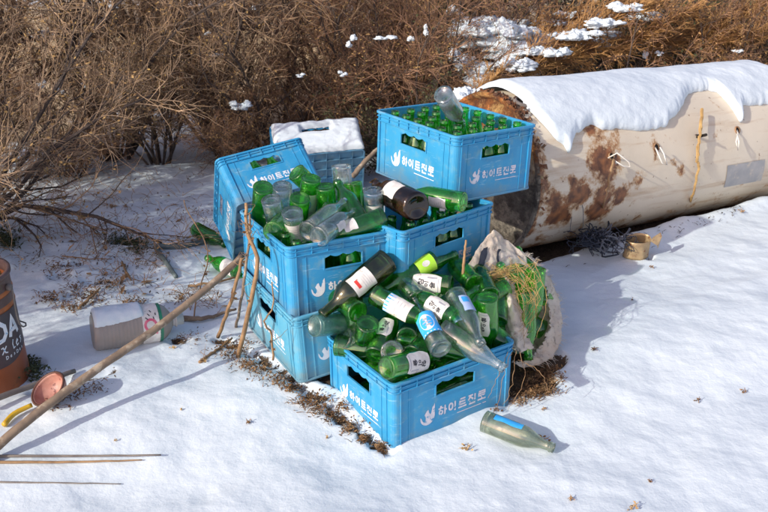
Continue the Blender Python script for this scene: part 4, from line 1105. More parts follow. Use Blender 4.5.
# straw rope and twigs hanging down the tank
mb = MB(); pts = []
for (u, v, off) in [(702, 109, .035), (701, 125, .035), (699, 140, .03), (697, 158, .02), (699, 166, .02), (696, 180, .02), (692, 198, .02)]:
    t, ph = tank_hit(u, v, TR+off); pts.append(tank_m @ tank_pt(t, ph, TR+off))
pts.append(gp(686, 210, .01)); pts.append(gp(678, 216, .005))
strand(mb, pts, (.0072, .004), wig=.003, n=30, seg=6); strand(mb, pts[1:], (.004, .003), wig=.006, n=34, seg=5)
o = mb.build('straw_rope', M['straw']); tag(o, 'twisted straw rope hanging down the middle of the cream tank', 'rope')
mb = MB(); pts = []
for (u, v, off) in [(614, 160, .03), (611, 172, .03), (607, 190, .02), (603, 205, .02)]:
    t, ph = tank_hit(u, v, TR+off); pts.append(tank_m @ tank_pt(t, ph, TR+off))
pts.append(gp(600, 222, .01)); strand(mb, pts, (.0055, .0035), wig=.004, n=20, seg=5)
o = mb.build('straw_rope', M['dry']); tag(o, 'frayed brown cord hanging from the rusty hole nearest the rusted end', 'rope')

def twiglet(u, v, s_, label, mat='dry', n=7, cat='twig'):
    s_ *= .62; mat = random.choice(('dry', 'litter', 'straw')); n = random.randint(3, 6)
    p_ = gp(u, v, .002); mb = MB()
    for k in range(n):
        d_ = Vector((random.uniform(-1, 1), random.uniform(-1, 1), random.uniform(.0, .9))).normalized()*s_*random.uniform(.4, 1)
        strand(mb, [p_+Vector((random.uniform(-.3, .3)*s_, random.uniform(-.3, .3)*s_, 0)), p_+d_*.5+Vector((0, 0, .004)), p_+d_], (.0014, .0006), wig=s_*.08, n=6, seg=3)
    for k in range(n):
        c_ = p_+Vector((random.uniform(-1, 1)*s_*.6, random.uniform(-1, 1)*s_*.6, random.uniform(.001, .01)))
        e = Vector((random.uniform(-1, 1), random.uniform(-1, 1), random.uniform(-.3, .5))).normalized()*s_*.22; f = e.orthogonal().normalized()*s_*.12
        mb.add([c_-e, c_+f, c_+e, c_-f], [(0, 1, 2, 3)])
    tag(mb.build('twig_scrap', M[mat]), label, cat)
for (u, v, s_, lb) in [
 (467, 449, .040, 'small brown twig scrap on the snow left of the lying clear bottle'), (545, 440, .045, 'dry leaf tuft caught on the neck of the lying clear bottle'),
 (543, 410, .028, 'reddish leaf scrap on the snow above the lying clear bottle'), (496, 410, .045, 'upright dry tuft at the foot of the front crate, right corner'),
 (698, 402, .030, 'lone twig scrap on open snow at the right'), (744, 392, .030, 'thin grass sprig at the far right of the snow'),
 (650, 482, .020, 'tiny brown leaf on the snow at lower right'), (632, 508, .035, 'pale leaf scrap at the bottom edge right of centre'),
 (571, 500, .022, 'dark leaf bit at the bottom edge'), (594, 350, .030, 'dry sprig within the shadow right of the sack'), (652, 268, .028, 'pair of pale seed scraps under the brass can'),
 (722, 207, .045, 'dry sprig in front of the tank near the grey sticker'), (742, 212, .035, 'dry sprig on the snow right of the other near the tank'),
 (248, 423, .022, 'dark leaf on snow below the stacked crates'), (115, 441, .014, 'tiny brown seed on the snow left of centre'), (181, 410, .010, 'tiny dark speck of bark on open snow'),
 (205, 362, .020, 'leaf scrap below the pole shadow'), (173, 348, .030, 'brown curled leaf beside the pole shadow'), (632, 300, .016, 'thin leaf on the shadow edge right of the sack'),
 (327, 438, .014, 'upright bit of grass before the front crate'), (375, 182, .0, 'x')]:
    if s_: twiglet(u, v, s_, lb)
# dead leaf perched on the crate rim
p_ = rayy(375, 182, 2.80); mb = MB()
for k in range(9):
    e = Vector([random.uniform(-1, 1) for _ in range(3)]).normalized()*.014; f = e.orthogonal().normalized()*.010; c_ = p_+Vector([random.uniform(-.008, .008) for _ in range(3)])
    mb.add([c_-e, c_+f, c_+e+f*.3, c_-f], [(0, 1, 2, 3)])
tag(mb.build('curled_leaf', M['litter']), 'curled brown leaf caught on the rim between the stacks', 'leaf')
# cut reed standing before the crate under the topmost one
stick('reed', [rayy(462, 285, 2.47), rayy(464, 262, 2.47), rayy(466, 240, 2.48)], (.0055, .0030), 'dry', 'brown reed standing between the heap and the sack peak', 'reed', wig=.001)

# ------------------------------------------------------------------ leaf litter and weeds (uncountable)
def litter(name, spots_, n, size, mat, label, cat, zs=.02, blades=0):
    mb = MB()
    for k in range(n):
        u, v, r = random.choice(spots_); c_ = gp(u+random.gauss(0, r), v+random.gauss(0, r*.45), 0)
        c_.z = gz(c_.x, c_.y)+random.uniform(.001, zs)
        yw = random.uniform(0, 2*PI); tl = random.uniform(-.8, .8)
        e = Vector((math.cos(yw), math.sin(yw), tl)).normalized()*size*random.uniform(.4, 1.2)
        f = e.cross(Vector((0, 0, 1))).normalized()*size*random.uniform(.15, .5); w = Vector((0, 0, size*random.uniform(0, .35)))
        mb.add([c_-e, c_+f+w, c_+e, c_-f+w, c_+w*.2], [(0, 4, 1), (1, 4, 2), (2, 4, 3), (3, 4, 0)])
    for k in range(blades):
        u, v, r = random.choice(spots_); c_ = gp(u+random.gauss(0, r), v+random.gauss(0, r*.45), 0)
        d_ = Vector((random.uniform(-1, 1), random.uniform(-1, 1), random.uniform(.05, .7))).normalized()*random.uniform(1.2, 4)*size
        strand(mb, [c_, c_+d_*.5+Vector((0, 0, size*.4)), c_+d_], (.0013, .0005), wig=size*.12, n=5, seg=3)
    tag(mb.build(name, M[mat]), label, cat, kind='stuff')
litter('leaf_litter', [(305, 405, 7), (320, 412, 7), (335, 420, 6), (350, 431, 5), (365, 441, 5), (380, 450, 3), (318, 400, 8), (340, 418, 5)], 750, .0075, 'litter', 'brown leaf litter along the left foot of the front crate', 'leaf litter', blades=160)
litter('leaf_litter', [(228, 352, 9), (245, 365, 8), (262, 372, 8), (278, 382, 7), (292, 390, 5), (240, 348, 10)], 750, .0070, 'litter', 'brown leaf litter round the foot of the stacked crates', 'leaf litter', blades=150)
litter('leaf_litter', [(530, 380, 10), (545, 375, 8), (525, 395, 8), (540, 392, 8)], 700, .0075, 'litter', 'dark dry litter on bare soil right of the front crate', 'leaf litter', blades=200)
litter('leaf_litter', [(548, 393, 5), (520, 402, 6), (556, 380, 4)], 160, .006, 'dry', 'pale straw bits edging the bare soil right of the crate', 'leaf litter', blades=120)
litter('leaf_litter', [(150, 262, 14), (175, 300, 10), (30, 262, 12), (150, 250, 16), (190, 340, 8), (200, 215, 10), (110, 225, 22)], 420, .007, 'litter', 'thin scatter of dead leaves between the weeds, the pipe and the shrubs', 'leaf litter', blades=120)
litter('leaf_litter', [(60, 270, 10), (78, 290, 9), (95, 300, 9), (110, 285, 8), (50, 300, 8), (70, 308, 6), (135, 305, 6)], 700, .0085, 'litter', 'scattered dead leaves on the dappled snow left of the crates', 'leaf litter', blades=190)
litter('leaf_litter', [(60, 400, 9), (75, 395, 8), (95, 388, 8), (48, 408, 6)], 260, .0065, 'litter', 'leaf crumbs under the pole beside the pinkish bowl', 'leaf litter', blades=60)
litter('leaf_litter', [(560, 245, 14), (600, 235, 18), (640, 222, 16), (690, 212, 18), (720, 202, 14), (540, 250, 10)], 900, .009, 'soil', 'dark litter in the hollow under the tank', 'leaf litter', blades=380)
litter('weed_patch', [(128, 245, 10), (118, 240, 8), (138, 247, 8)], 420, .009, 'weed', 'low dark green weed patch on the snow below the shrubs', 'weeds', zs=.03, blades=200)
litter('weed_patch', [(33, 376, 7), (28, 368, 5)], 260, .010, 'weed', 'dark green weeds behind the foot of the pail', 'weeds', zs=.04, blades=80)
litter('weed_patch', [(4, 238, 8), (8, 245, 6)], 300, .012, 'weed', 'dark green weeds at the left edge above the pail', 'weeds', zs=.05, blades=80)
litter('twig_litter', [(70, 200, 40), (120, 215, 40), (160, 190, 36), (60, 240, 30), (190, 225, 24), (100, 260, 26), (130, 285, 20)], 260, .009, 'stem', 'fallen thin twigs strewn over the shaded snow under the shrubs', 'twigs', zs=.012, blades=0)
litter('twig_litter', [(70, 200, 40), (120, 215, 40), (160, 190, 36), (60, 240, 30), (190, 225, 24), (100, 260, 26), (130, 285, 20), (200, 300, 14)], 60, .024, 'dry', 'longer thin dry twigs and grass stems on the shaded snow', 'twigs', zs=.012, blades=420)
for (a, b, w_, lb) in [((62, 256), (112, 259), .003, 'dry twig lying across the shaded snow above the leaf scraps'), ((78, 308), (100, 288), .0055, 'pale broken stick in the leaves left of the jug'), ((122, 262), (131, 280), .005, 'dark broken stick below the green weeds')]:
    stick('stick', [gp(*a, .008), gp((a[0]+b[0])/2, (a[1]+b[1])/2+1, .014), gp(*b, .006)], (w_, w_*.6), 'dry', lb, twigs=4)

# ------------------------------------------------------------------ pail
bc = Vector((-1.188, 2.33, 0)); bc.z = gz(bc.x, bc.y)-.015; BR, BH = .138, .345
pail = empty('metal_pail', bc); pail.rotation_euler = (0, R(-2.5), R(0)); tag(pail, 'orange and dark round pail with big white letters, full of dead grass', 'pail')
def cyl_band(name, r, z0, z1, mat, wave=0, taper=0.0):
    mb = MB(); vs = []; n = 72; nz = 6
    for j in range(nz+1):
        for i in range(n):
            th = 2*PI*i/n; z = z0+(z1-z0)*j/nz
            if j == 0 and wave: z += wave*(math.sin(th*2+.6)+.4*math.sin(th*5))
            vs.append((r*math.cos(th), r*math.sin(th), z))
    mb.add(vs, [(j*n+i, j*n+(i+1) % n, (j+1)*n+(i+1) % n, (j+1)*n+i) for j in range(nz) for i in range(n)])
    return mb.build(name, M[mat], pail, smooth=True)
mb = MB(); mb.lathe([(0, .004), (BR-.006, .003), (BR, 0), (BR+.002, .004), (BR, .012), (BR, .10), (BR, .245), (BR+.003, .250), (BR, .256), (BR, .285), (BR+.003, .290), (BR, .296), (BR, BH-.012), (BR+.005, BH-.008), (BR+.005, BH), (BR-.002, BH+.001), (BR-.003, BH-.01), (BR-.003, .20), (0, .20)], 72)
mb.build('shell', M['bucket'], pail, smooth=True)
mb = MB(); mb.lathe([(BR+.0012, BH-.014), (BR+.0066, BH-.009), (BR+.0066, BH+.0012), (BR-.004, BH+.0022), (BR-.0045, BH-.03)], 72); mb.build('rim', M['bucketbrown'], pail, smooth=True)
dpr = cyl_band('dark_print', BR+.0012, .095, .242, 'bucketdark', wave=.012)
cyl_band('brown_band', BR+.0008, .258, .284, 'bucketbrown'); cyl_band('brown_band', BR+.0008, .298, .330, 'bucketbrown')
mb = MB(); mb.lathe([(0, .312), (.04, .318), (.08, .308), (.11, .314), (BR-.004, .300)], 40, wob=lambda t, z: 1+.02*math.sin(t*7))
for k in range(420):
    a_ = random.uniform(0, 2*PI); r_ = (BR-.01)*math.sqrt(random.random()); p_ = Vector((r_*math.cos(a_), r_*math.sin(a_), .310)); d_ = Vector((random.uniform(-1, 1), random.uniform(-1, 1), random.uniform(0, .5)))*.025
    mb.tube([p_, p_+d_*.6+Vector((0, 0, .008)), p_+d_], [.0012, .001, .0005], 3)
mb.build('dead_grass', M['bucketfill'], pail)
mb = MB()
def pm(x, y, o): th = R(-24)+x/BR; return ((BR+.0022+o)*math.cos(th), (BR+.0022+o)*math.sin(th), y)
# the word runs round the pail; only its first letters face the camera
lx = -.028
for gname, ox in (('D', -.030), ('A', .020)):
    write(mb, gname, ox, .165, .058, .056, .0125, pm)
for gname, ox in (('sx', -.020), ('sl', .018), ('se', .036), ('ss', .058)): write(mb, gname, ox, .127, .026, .026, .0038, pm)
for k in range(6): write(mb, ('D', 'se', 'ss')[k % 3], -.010+.014*k, .108, .011, .009, .0022, pm)
mb.build('lettering', M['print'], dpr)
# handle ear and wire
mb = MB(); ea = R(-2)
mb.tube([((BR+.002)*math.cos(ea), (BR+.002)*math.sin(ea), .305), ((BR+.014)*math.cos(ea), (BR+.014)*math.sin(ea), .305)], .010, 12)
ear = mb.build('handle_ear', M['palegrey'], pail, smooth=True)
mb = MB(); P = []
for k in range(21):
    q = k/20; a2 = ea-R(0)-q*R(178)
    rr = BR+.012+.006*math.sin(q*PI); P.append((rr*math.cos(a2), rr*math.sin(a2), .305-.145*math.sin(q*PI)**.6 if q < 1 else .305))
P2 = [((BR+.012)*math.cos(ea), (BR+.012)*math.sin(ea), .305)]+[((BR+.016)*math.cos(ea-R(d)), (BR+.016)*math.sin(ea-R(d)), z) for d, z in ((0, .29), (2, .26), (3, .22), (1, .19), (-6, .172), (-18, .160), (-34, .150), (-62, .140), (-90, .138), (-120, .145), (-150, .18), (-170, .25), (-178, .305))]
mb.tube(P2, .0024, 6); mb.build('wire_handle', M['palegrey'], ear, smooth=True)

# ------------------------------------------------------------------ jug lying in the snow
ja = gp(92, 332, .052); jb = gp(160, 322, .050)
jd = (jb-ja).normalized(); q_ = Vector((0, 0, 1)).rotation_difference(jd)
jug = empty('plastic_jug', ja); jug.rotation_mode = 'QUATERNION'; jug.rotation_quaternion = q_; jug.rotation_mode = 'XYZ'; jug.rotation_euler = q_.to_euler()
tag(jug, 'cloudy ribbed plastic jug lying half sunk in the snow, pink and white label', 'jug')
prof = [(0, .006), (.04, .002), (.052, 0), (.059, .006), (.0615, .014)]
z = .014
while z < .135: prof += [(.0625, z+.003), (.0612, z+.0065), (.0625, z+.010)]; z += .0115
prof += [(.0625, .145), (.0625, .20), (.060, .212), (.050, .228), (.036, .240), (.024, .247), (.0185, .25)]
mb = MB(); mb.lathe(prof, 40); mb.build('body', M['jug'], jug, smooth=True)
mb = MB(); mb.lathe([(.0190, .25), (.0190, .258), (.023, .259), (.023, .263), (.0180, .264), (.0180, .285), (0, .286)], 24); mb.build('neck', M['white'], jug, smooth=True)
jr = .0632
cam_l = q_.inverted() @ (CAMP-ja); ca_ = math.atan2(cam_l.y, cam_l.x)
def jm(x, y, o): th = ca_+x/jr; return ((jr+o)*math.cos(th), (jr+o)*math.sin(th), y)
def patch(mb, x0, x1, z0, z1, o, mat, n=18): 
    vs = []
    for i in range(n+1):
        x = x0+(x1-x0)*i/n; vs += [jm(x, z0, o), jm(x, z1, o)]
    mb.add(vs, [(2*i, 2*i+2, 2*i+3, 2*i+1) for i in range(n)], mat)
mb = MB(); patch(mb, -.11, .11, .148, .200, .0006, 0); patch(mb, -.11, .11, .2001, .211, .0001-.001, 2)
vs, fs = ribbon(arc(.006, .172, .018, .017), .008); 
mb.add([jm(a_, b_, .001) for a_, b_ in vs], fs, 1)
vs, fs = ribbon([(.034, .155), (.028, .172), (.034, .192)], .007); mb.add([jm(a_, b_, .0011) for a_, b_ in vs], fs, 1)
for k in range(5):
    vs, fs = ribbon([(-.02-.012*(k % 3), .158+.008*k), (-.012-.012*(k % 3), .166+.006*k)], .003); mb.add([jm(a_, b_, .0012+.0001*k) for a_, b_ in vs], fs, 3)
mb.build('label', [M['paper'], M['pinkink'], M['greenplastic'], M['ink']], jug, smooth=True)
# snow on the jug's back
mb = MB(); vs = []; nj, ni = 14, 40
upl = q_.inverted() @ Vector((0, 0, 1)); ua = math.atan2(upl.y, upl.x)
for i in range(ni+1):
    z = .004+.150*i/ni
    for j in range(nj+1):
        e = 2*j/nj-1; w = 1.0*(1-.25*(i/ni)**2)+.25*fbm(np.array([z*60]), np.array([j*.4]))[0]
        th = ua+e*w*.95; d = min((1-abs(e)), min(i, ni-i)/5.); h_ = .012*math.sqrt(max(0, 1-(1-min(d*1.6, 1))**2))
        rr = .0632+h_*(1+1.0*fbm(np.array([z*40]), np.array([j*.5+4]))[0]); vs.append((rr*math.cos(th), rr*math.sin(th), z))
mb.add(vs, [(i*(nj+1)+j, i*(nj+1)+j+1, (i+1)*(nj+1)+j+1, (i+1)*(nj+1)+j) for i in range(ni) for j in range(nj)])
bpy.context.view_layer.update()
o = mb.build('snow_patch', M['snow'], smooth=True); o.matrix_world = jug.matrix_world.copy(); tag(o, 'thin snow layer on the back of the cloudy jug', 'snow')

# ------------------------------------------------------------------ bowl with a yellow handle
bw = gp(55, 394, .030); bowl = empty('cracked_bowl', bw); bowl.rotation_euler = Vector((-.40, -.42, .80)).to_track_quat('Z', 'Y').to_euler()
tag(bowl, 'crackled pinkish bowl tipped on its side under the long pole', 'bowl')
mb = MB(); n_ = 10; rb = .052
pr = [(rb*math.sin(t), -rb*.85*math.cos(t)+.03) for t in np.linspace(0, PI/2, n_)]+[(rb-.004, .03)]+[((rb-.004)*math.sin(t), -(rb-.004)*.85*math.cos(t)+.03) for t in np.linspace(PI/2, 0, n_)]
mb.lathe(pr, 40); mb.build('bowl_body', M['bowl'], bowl, smooth=True)
mb = MB(); mb.tube([(rb*math.cos(t), rb*math.sin(t), .030) for t in np.linspace(0, 2*PI, 40)], .0035, 6); mb.build('rim', M['bowlrim'], bowl, smooth=True)
stick('yellow_handle', [gp(4, 425, .010), gp(14, 414, .014), gp(32, 405, .018)], (.008, .0065), 'yellow', 'short bright yellow plastic handle in the snow beside the bowl', 'handle', n=8, wig=.0003)

# ------------------------------------------------------------------ brass can and the dark tangle
cn = gp(636, 256, 0); cn.z += .004
can = empty('cut_can', cn); can.rotation_euler = (R(6), R(-4), R(20)); tag(can, 'cut open brassy tin can with a bent flap, sitting before the tank', 'can')
mb = MB(); vs = []; n = 40; rc_ = .052
for j, z in enumerate(np.linspace(0, .074, 8)):
    for i in range(n):
        th = 2*PI*i/n; r_ = rc_*(1+.05*math.sin(3*th+z*30)+.02*math.sin(7*th)); vs.append((r_*math.cos(th), r_*math.sin(th)*.8, z*(1+.05*math.sin(2*th))))
mb.add(vs, [(j*n+i, j*n+(i+1) % n, (j+1)*n+(i+1) % n, (j+1)*n+i) for j in range(7) for i in range(n)])
o = mb.build('can_wall', M['brass'], can, smooth=True); s_ = o.modifiers.new('wall', 'SOLIDIFY'); s_.thickness = .0012
mb = MB(); mb.lathe([(0, .035), (rc_*.90, .037)], 30); o = mb.build('can_inside', M['caninside'], can); o.scale = (1, .8, 1)
mb = MB(); a_ = [(.035, -.030, .070), (.058, -.015, .073), (.095, -.010, .085), (.088, -.030, .078), (.060, -.045, .052), (.075, -.030, .030)]
mb.add(a_, [(0, 1, 2), (0, 2, 3), (0, 3, 4), (3, 5, 4)]); o = mb.build('flap', M['brass'], can); s_ = o.modifiers.new('t', 'SOLIDIFY'); s_.thickness = .0015
mb = MB(); nc_ = gp(601, 247, .035)+Vector((0, -.02, .035))
for k in range(60):
    c0 = nc_+Vector((random.gauss(0, .035), random.gauss(0, .03), random.uniform(-.03, .03))); P = [c0]
    for q in range(7): P.append(P[-1]+Vector((random.gauss(0, .022), random.gauss(0, .018), random.gauss(0, .016)-(P[-1].z-nc_.z)*.3)))
    strand(mb, P, random.choice((.0022, .003, .0042)), 0 if random.random() < .75 else 1, wig=.003, n=24, seg=5)
strand(mb, [nc_+Vector((.03, 0, .02)), nc_+Vector((.035, -.02, -.02)), nc_+Vector((.03, -.06, -.04))], .003, 0, n=10)
o = mb.build('netting_tangle', [M['net'], M['netgrey']]); tag(o, 'dark blue black tangle of old netting on the snow left of the can', 'netting')
# two little wire loops hanging into the hollow
for (u, lb) in ((566, 'left thin wire loop hanging into the hollow under the rusted end'), (578, 'right thin wire loop hanging into the hollow beside the netting')):
    stick('wire_loop', [rayy(u-4, 205, 3.4), rayy(u, 198, 3.38), rayy(u+5, 208, 3.37), rayy(u+5, 225, 3.36), rayy(u+2, 233, 3.37)], .0018, 'netgrey', lb, 'wire', wig=.002, n=14, seg=5)

# ------------------------------------------------------------------ shrubs
def grow(rg, mbs, mbt, mbl, base, height_, spread, lean=Vector((0, 0, 0)), stems=14, side=14, tw=7, r0=.012, leafn=.5, droop=.0, leafs=.012, start=.15, jit=.05, tr=.0011, dk=.6):
    def rv(s): return Vector((rg.gauss(0, s), rg.gauss(0, s), rg.gauss(0, s)))
    def chain(p, d, ln, n, bend, grav):
        pts = [p]; d = d.normalized()
        for i in range(n):
            d = (d+rv(bend)+Vector((0, 0, grav))).normalized(); pts.append(pts[-1]+d*ln/n)
        return pts, d
    def leaf(c, s_):
        e = rv(1).normalized()*s_; f = e.orthogonal().normalized()*s_*rg.uniform(.3, .6)
        mbl.add([c-e, c+f, c+e, c-f], [(0, 1, 2, 3)])
    for s_ in range(stems):
        a = 2*PI*(s_+rg.random())/stems; t = rg.uniform(.25, 1)*spread
        d = Vector((math.cos(a)*t, math.sin(a)*t, 1))+lean
        h_ = height_*rg.uniform(.65, 1.05); b = base+Vector((math.cos(a), math.sin(a), 0))*rg.uniform(.0, .10)
        pts, _ = chain(b, d, h_, 9, .14, -droop)
        rad = [r0*rg.uniform(.6, 1.1)*(1-.8*i/9)+.0012 for i in range(10)]
        mbs.tube(pts, rad, 6, cap=False)
        for k in range(side):
            f = start+(1-start)*(k+rg.random())/side; i = min(int(f*9), 8); p = pts[i].lerp(pts[i+1], f*9-i)
            dd = (pts[i+1]-pts[i]).normalized(); o_ = rv(1); o_ = (o_-dd*o_.dot(dd)).normalized()
            l2 = height_*rg.uniform(.14, .36)*(1.1-.5*f)
            q, _ = chain(p, dd*.9+o_*.8+lean*.3, l2, 5, .22, .02-droop)
            r1 = max(.0022, rad[i]*.42)
            (mbs if rg.random() < dk else mbt).tube(q, [r1*(1-.6*j/5) for j in range(6)], 4, cap=False)
            for m_ in range(tw):
                g = rg.uniform(.15, 1); j = min(int(g*5), 4); p2 = q[j].lerp(q[j+1], g*5-j); d2 = (q[j+1]-q[j]).normalized()
                w, _ = chain(p2, d2+rv(.55), rg.uniform(.05, .16)*(height_/1.3), 3, .25, .0-droop*.5)
                mbt.tube(w, [tr*1.2, tr, tr*.8, tr*.5], 3, cap=False)
                if rg.random() < leafn:
                    for _ in range(rg.randint(1, 3)): leaf(rg.choice(w)+rv(.006), leafs*rg.uniform(.4, 1))
def shrub_mesh(seed, **k):
    rg = random.Random(seed); a, b, c = MB(), MB(), MB(); grow(rg, a, b, c, Vector((0, 0, 0)), **k); return a, b, c
VAR = {}
def shrub(var, u_x, y, rz, s_, label, group, kind_mats):
    x = u_x; key = (var,)
    root = empty('bare_shrub', (x, y, gz(x, y)-.03)); root.rotation_euler = (0, 0, rz); root.scale = (s_, s_, s_)
    tag(root, label, 'shrub', group)
    if var not in VAR:
        a, b, c = shrub_mesh(var, **SPEC[var][0]); mt = SPEC[var][1]
        VAR[var] = [a.build('stem', M[mt[0]], root), b.build('twigs', M[mt[1]], root), c.build('leaves', M[mt[2]], root)]
    else:
        for o_ in VAR[var]:
            c = o_.copy(); C.objects.link(c); c.parent = root
    return root
SPEC = {
 1: (dict(height_=1.45, spread=.75, stems=18, side=20, tw=14, r0=.011, start=.16, leafn=.55, leafs=.010), ('stem', 'twig', 'deadleaf')),
 2: (dict(height_=1.35, spread=.9, stems=14, side=21, tw=13, r0=.013, leafn=.45, leafs=.010, lean=Vector((.45, -.1, 0))), ('stem', 'twig', 'deadleaf')),
 3: (dict(height_=1.25, spread=.8, stems=16, side=21, tw=15, r0=.009, leafn=.75, leafs=.009, start=.08), ('stem', 'redtwig', 'deadleaf')),
 4: (dict(height_=1.1, spread=1.2, stems=16, side=16, tw=11, r0=.009, leafn=.9, leafs=.012, start=.05, droop=.03, lean=Vector((-.3, -.2, 0))), ('stem', 'redtwig', 'bronzeleaf')),
 5: (dict(height_=.9, spread=1.0, stems=16, side=16, tw=10, r0=.008, leafn=1.0, leafs=.014, start=.03), ('stem', 'stem', 'olive_leaf')),
}
GB = 'bare shrubs behind the crates'
plan = [
 # var, x, y, rz, scale, label
 (2, -1.78, 3.55, .2, 1.05, 'big bare shrub at the left edge, its thick dark stem leaning right'),
 (1, -2.15, 4.60, .9, 1.15, 'tall bare shrub behind the left edge one'),
 (1, -1.45, 4.75, 2.2, 1.05, 'bare shrub with dark upright stems over the tan gap, second from left'),
 (1, -.92, 5.00, 4.0, 1.10, 'bare shrub with dark trunks above and left of the tipped crate'),
 (2, -.55, 4.80, 1.9, .95, 'spreading bare shrub just above the tipped crate'),
 (1, -2.00, 4.25, 2.7, .55, 'low bare shrub at the snow edge, leftmost of the low ones'),
 (3, -1.62, 4.45, 1.2, .60, 'low reddish shrub at the snow edge between the leftmost trunks'),
 (1, -1.18, 4.60, 4.7, .60, 'low bare shrub before the tan gap left of the tipped crate'),
 (3, -.82, 4.65, .4, .55, 'low reddish shrub right behind the tipped crate'),
 (3, -.30, 4.75, 3.4, .60, 'low reddish shrub right behind the snowy crate'),
 (3, -.15, 5.05, 1.0, 1.10, 'reddish twiggy shrub above the snowy crate'),
 (3, .22, 4.75, 3.0, 1.00, 'reddish brown shrub behind the topmost crate, bits of snow in it'),
 (5, .12, 4.55, 2.0, .80, 'low dark shrub in the gloom behind the snowy crate'),
 (3, .62, 5.45, 5.0, 1.05, 'brown shrub between the rusted tank end and the frame top'),
 (5, 1.05, 5.35, .5, 1.10, 'dark green dense shrub behind the near half of the tank'),
 (5, 1.75, 5.55, 1.5, 1.15, 'dark green dense shrub behind the middle of the tank'),
 (5, 2.50, 5.75, 2.5, 1.15, 'dark green dense shrub behind the far end of the tank'),
 (4, 1.35, 5.05, .4, .95, 'bronze drooping shrub just behind the snow capped tank'),
 (3, 1.95, 5.20, 1.8, .85, 'reddish brown shrub over the middle of the tank'),
 (4, 2.55, 5.45, 3.0, 1.05, 'bronze brown shrub above the far end of the tank'),
 (3, 3.05, 5.30, 4.4, .85, 'reddish brown shrub at the right edge'),
 (1, -3.2, 7.6, 3.3, 1.6, 'bare shrub in the back row at far left'),
 (1, -2.2, 8.2, 1.3, 1.6, 'bare shrub in the back row, left of centre'),
 (3, -1.2, 8.0, 2.3, 1.6, 'twiggy shrub in the back row above the tipped crate'),
 (3, -.45, 7.2, .3, 1.5, 'twiggy shrub in the back row above the snowy crate'),
 (1, .3, 6.6, 5.3, 1.25, 'bare shrub in the back row behind the topmost crate'),
 (5, .9, 6.5, 4.3, 1.4, 'dark green shrub in the back row above the rusted tank end'),
 (5, 1.7, 6.9, 3.3, 1.5, 'dark green shrub in the back row above the tank'),
 (4, 2.4, 6.7, 2.2, 1.3, 'bronze shrub in the back row at the right'),
 (5, 3.2, 6.9, .6, 1.5, 'dark green shrub in the back row at the right edge'),
]
for (var, x, y, rz, s_, lb) in plan: shrub(var, x, y, rz, s_, lb, GB, None)
# shrubs left of the frame, whose shade dapples the snow
for (x, y, rz, s_) in ((-2.35, 2.95, 1.2, .85), (-2.75, 2.05, 2.9, 1.15), (-3.15, 1.75, 4.1, 1.2)):
    shrub(1, x, y, rz, s_, 'bare shrub just beyond the left side of the photo, dappling the snow with its shade', 'shrubs beyond the left edge', None)

# fallen dead conifer boughs with snow, behind the tank
def bough(P, n, spread, label):
    root = empty('fallen_bough', P[0]); tag(root, label, 'branch', 'fallen dead boughs behind the tank')
    rg = random.Random(int(P[0].x*1000)); a, b = MB(), MB(); rel = [p-P[0] for p in P]
    pts = strand(a, rel, (.012, .003), wig=.01, n=16, seg=5)
    for k in range(n):
        f = rg.random(); i = min(int(f*16), 15); p = pts[i].lerp(pts[i+1], f*16-i); d = (pts[i+1]-pts[i]).normalized()
        d = (d*.9+Vector((rg.gauss(0, .35), rg.gauss(0, .35), rg.gauss(0, .30)))).normalized(); ln = spread*rg.uniform(.4, 1)
        q = [p]
        for _ in range(4): d = (d+Vector((rg.gauss(0, .12), rg.gauss(0, .12), rg.gauss(0, .12)-.03))).normalized(); q.append(q[-1]+d*ln/4)
        b.tube(q, [.0022, .0018, .0015, .001, .0006], 3, cap=False)
        for _ in range(9):
            j = rg.randrange(4); p2 = q[j].lerp(q[j+1], rg.random()); d2 = ((q[j+1]-q[j]).normalized()+Vector((rg.gauss(0, .45), rg.gauss(0, .45), rg.gauss(0, .45)))).normalized()
            b.tube([p2, p2+d2*.02, p2+d2*.045], [.0022, .0018, .0006], 3, cap=False)
    a.build('stem', M['stem'], root); b.build('sprays', M['bronzeleaf'], root)
bough([rayy(470, 100, 4.15), rayy(520, 62, 4.5), rayy(580, 34, 4.7), rayy(650, 2, 4.9)], 330, .22, 'longest fallen bronze bough running up right from the rusted tank end')
bough([rayy(500, 88, 4.35), rayy(560, 58, 4.6), rayy(620, 45, 4.8), rayy(690, 10, 5.0)], 300, .20, 'fallen bronze bough lying lower, along the snow behind the tank')
bough([rayy(520, 40, 4.9), rayy(580, 20, 5.0), rayy(640, -10, 5.2)], 220, .24, 'upper fallen bough near the top edge, snow along it')
bough([rayy(640, 50, 4.95), rayy(700, 30, 5.1), rayy(775, -5, 5.2)], 260, .24, 'fallen bough above the far half of the tank')
bough([rayy(690, 45, 5.0), rayy(740, 35, 5.1), rayy(800, 22, 5.2)], 200, .22, 'short fallen bough at the right edge above the tank end')
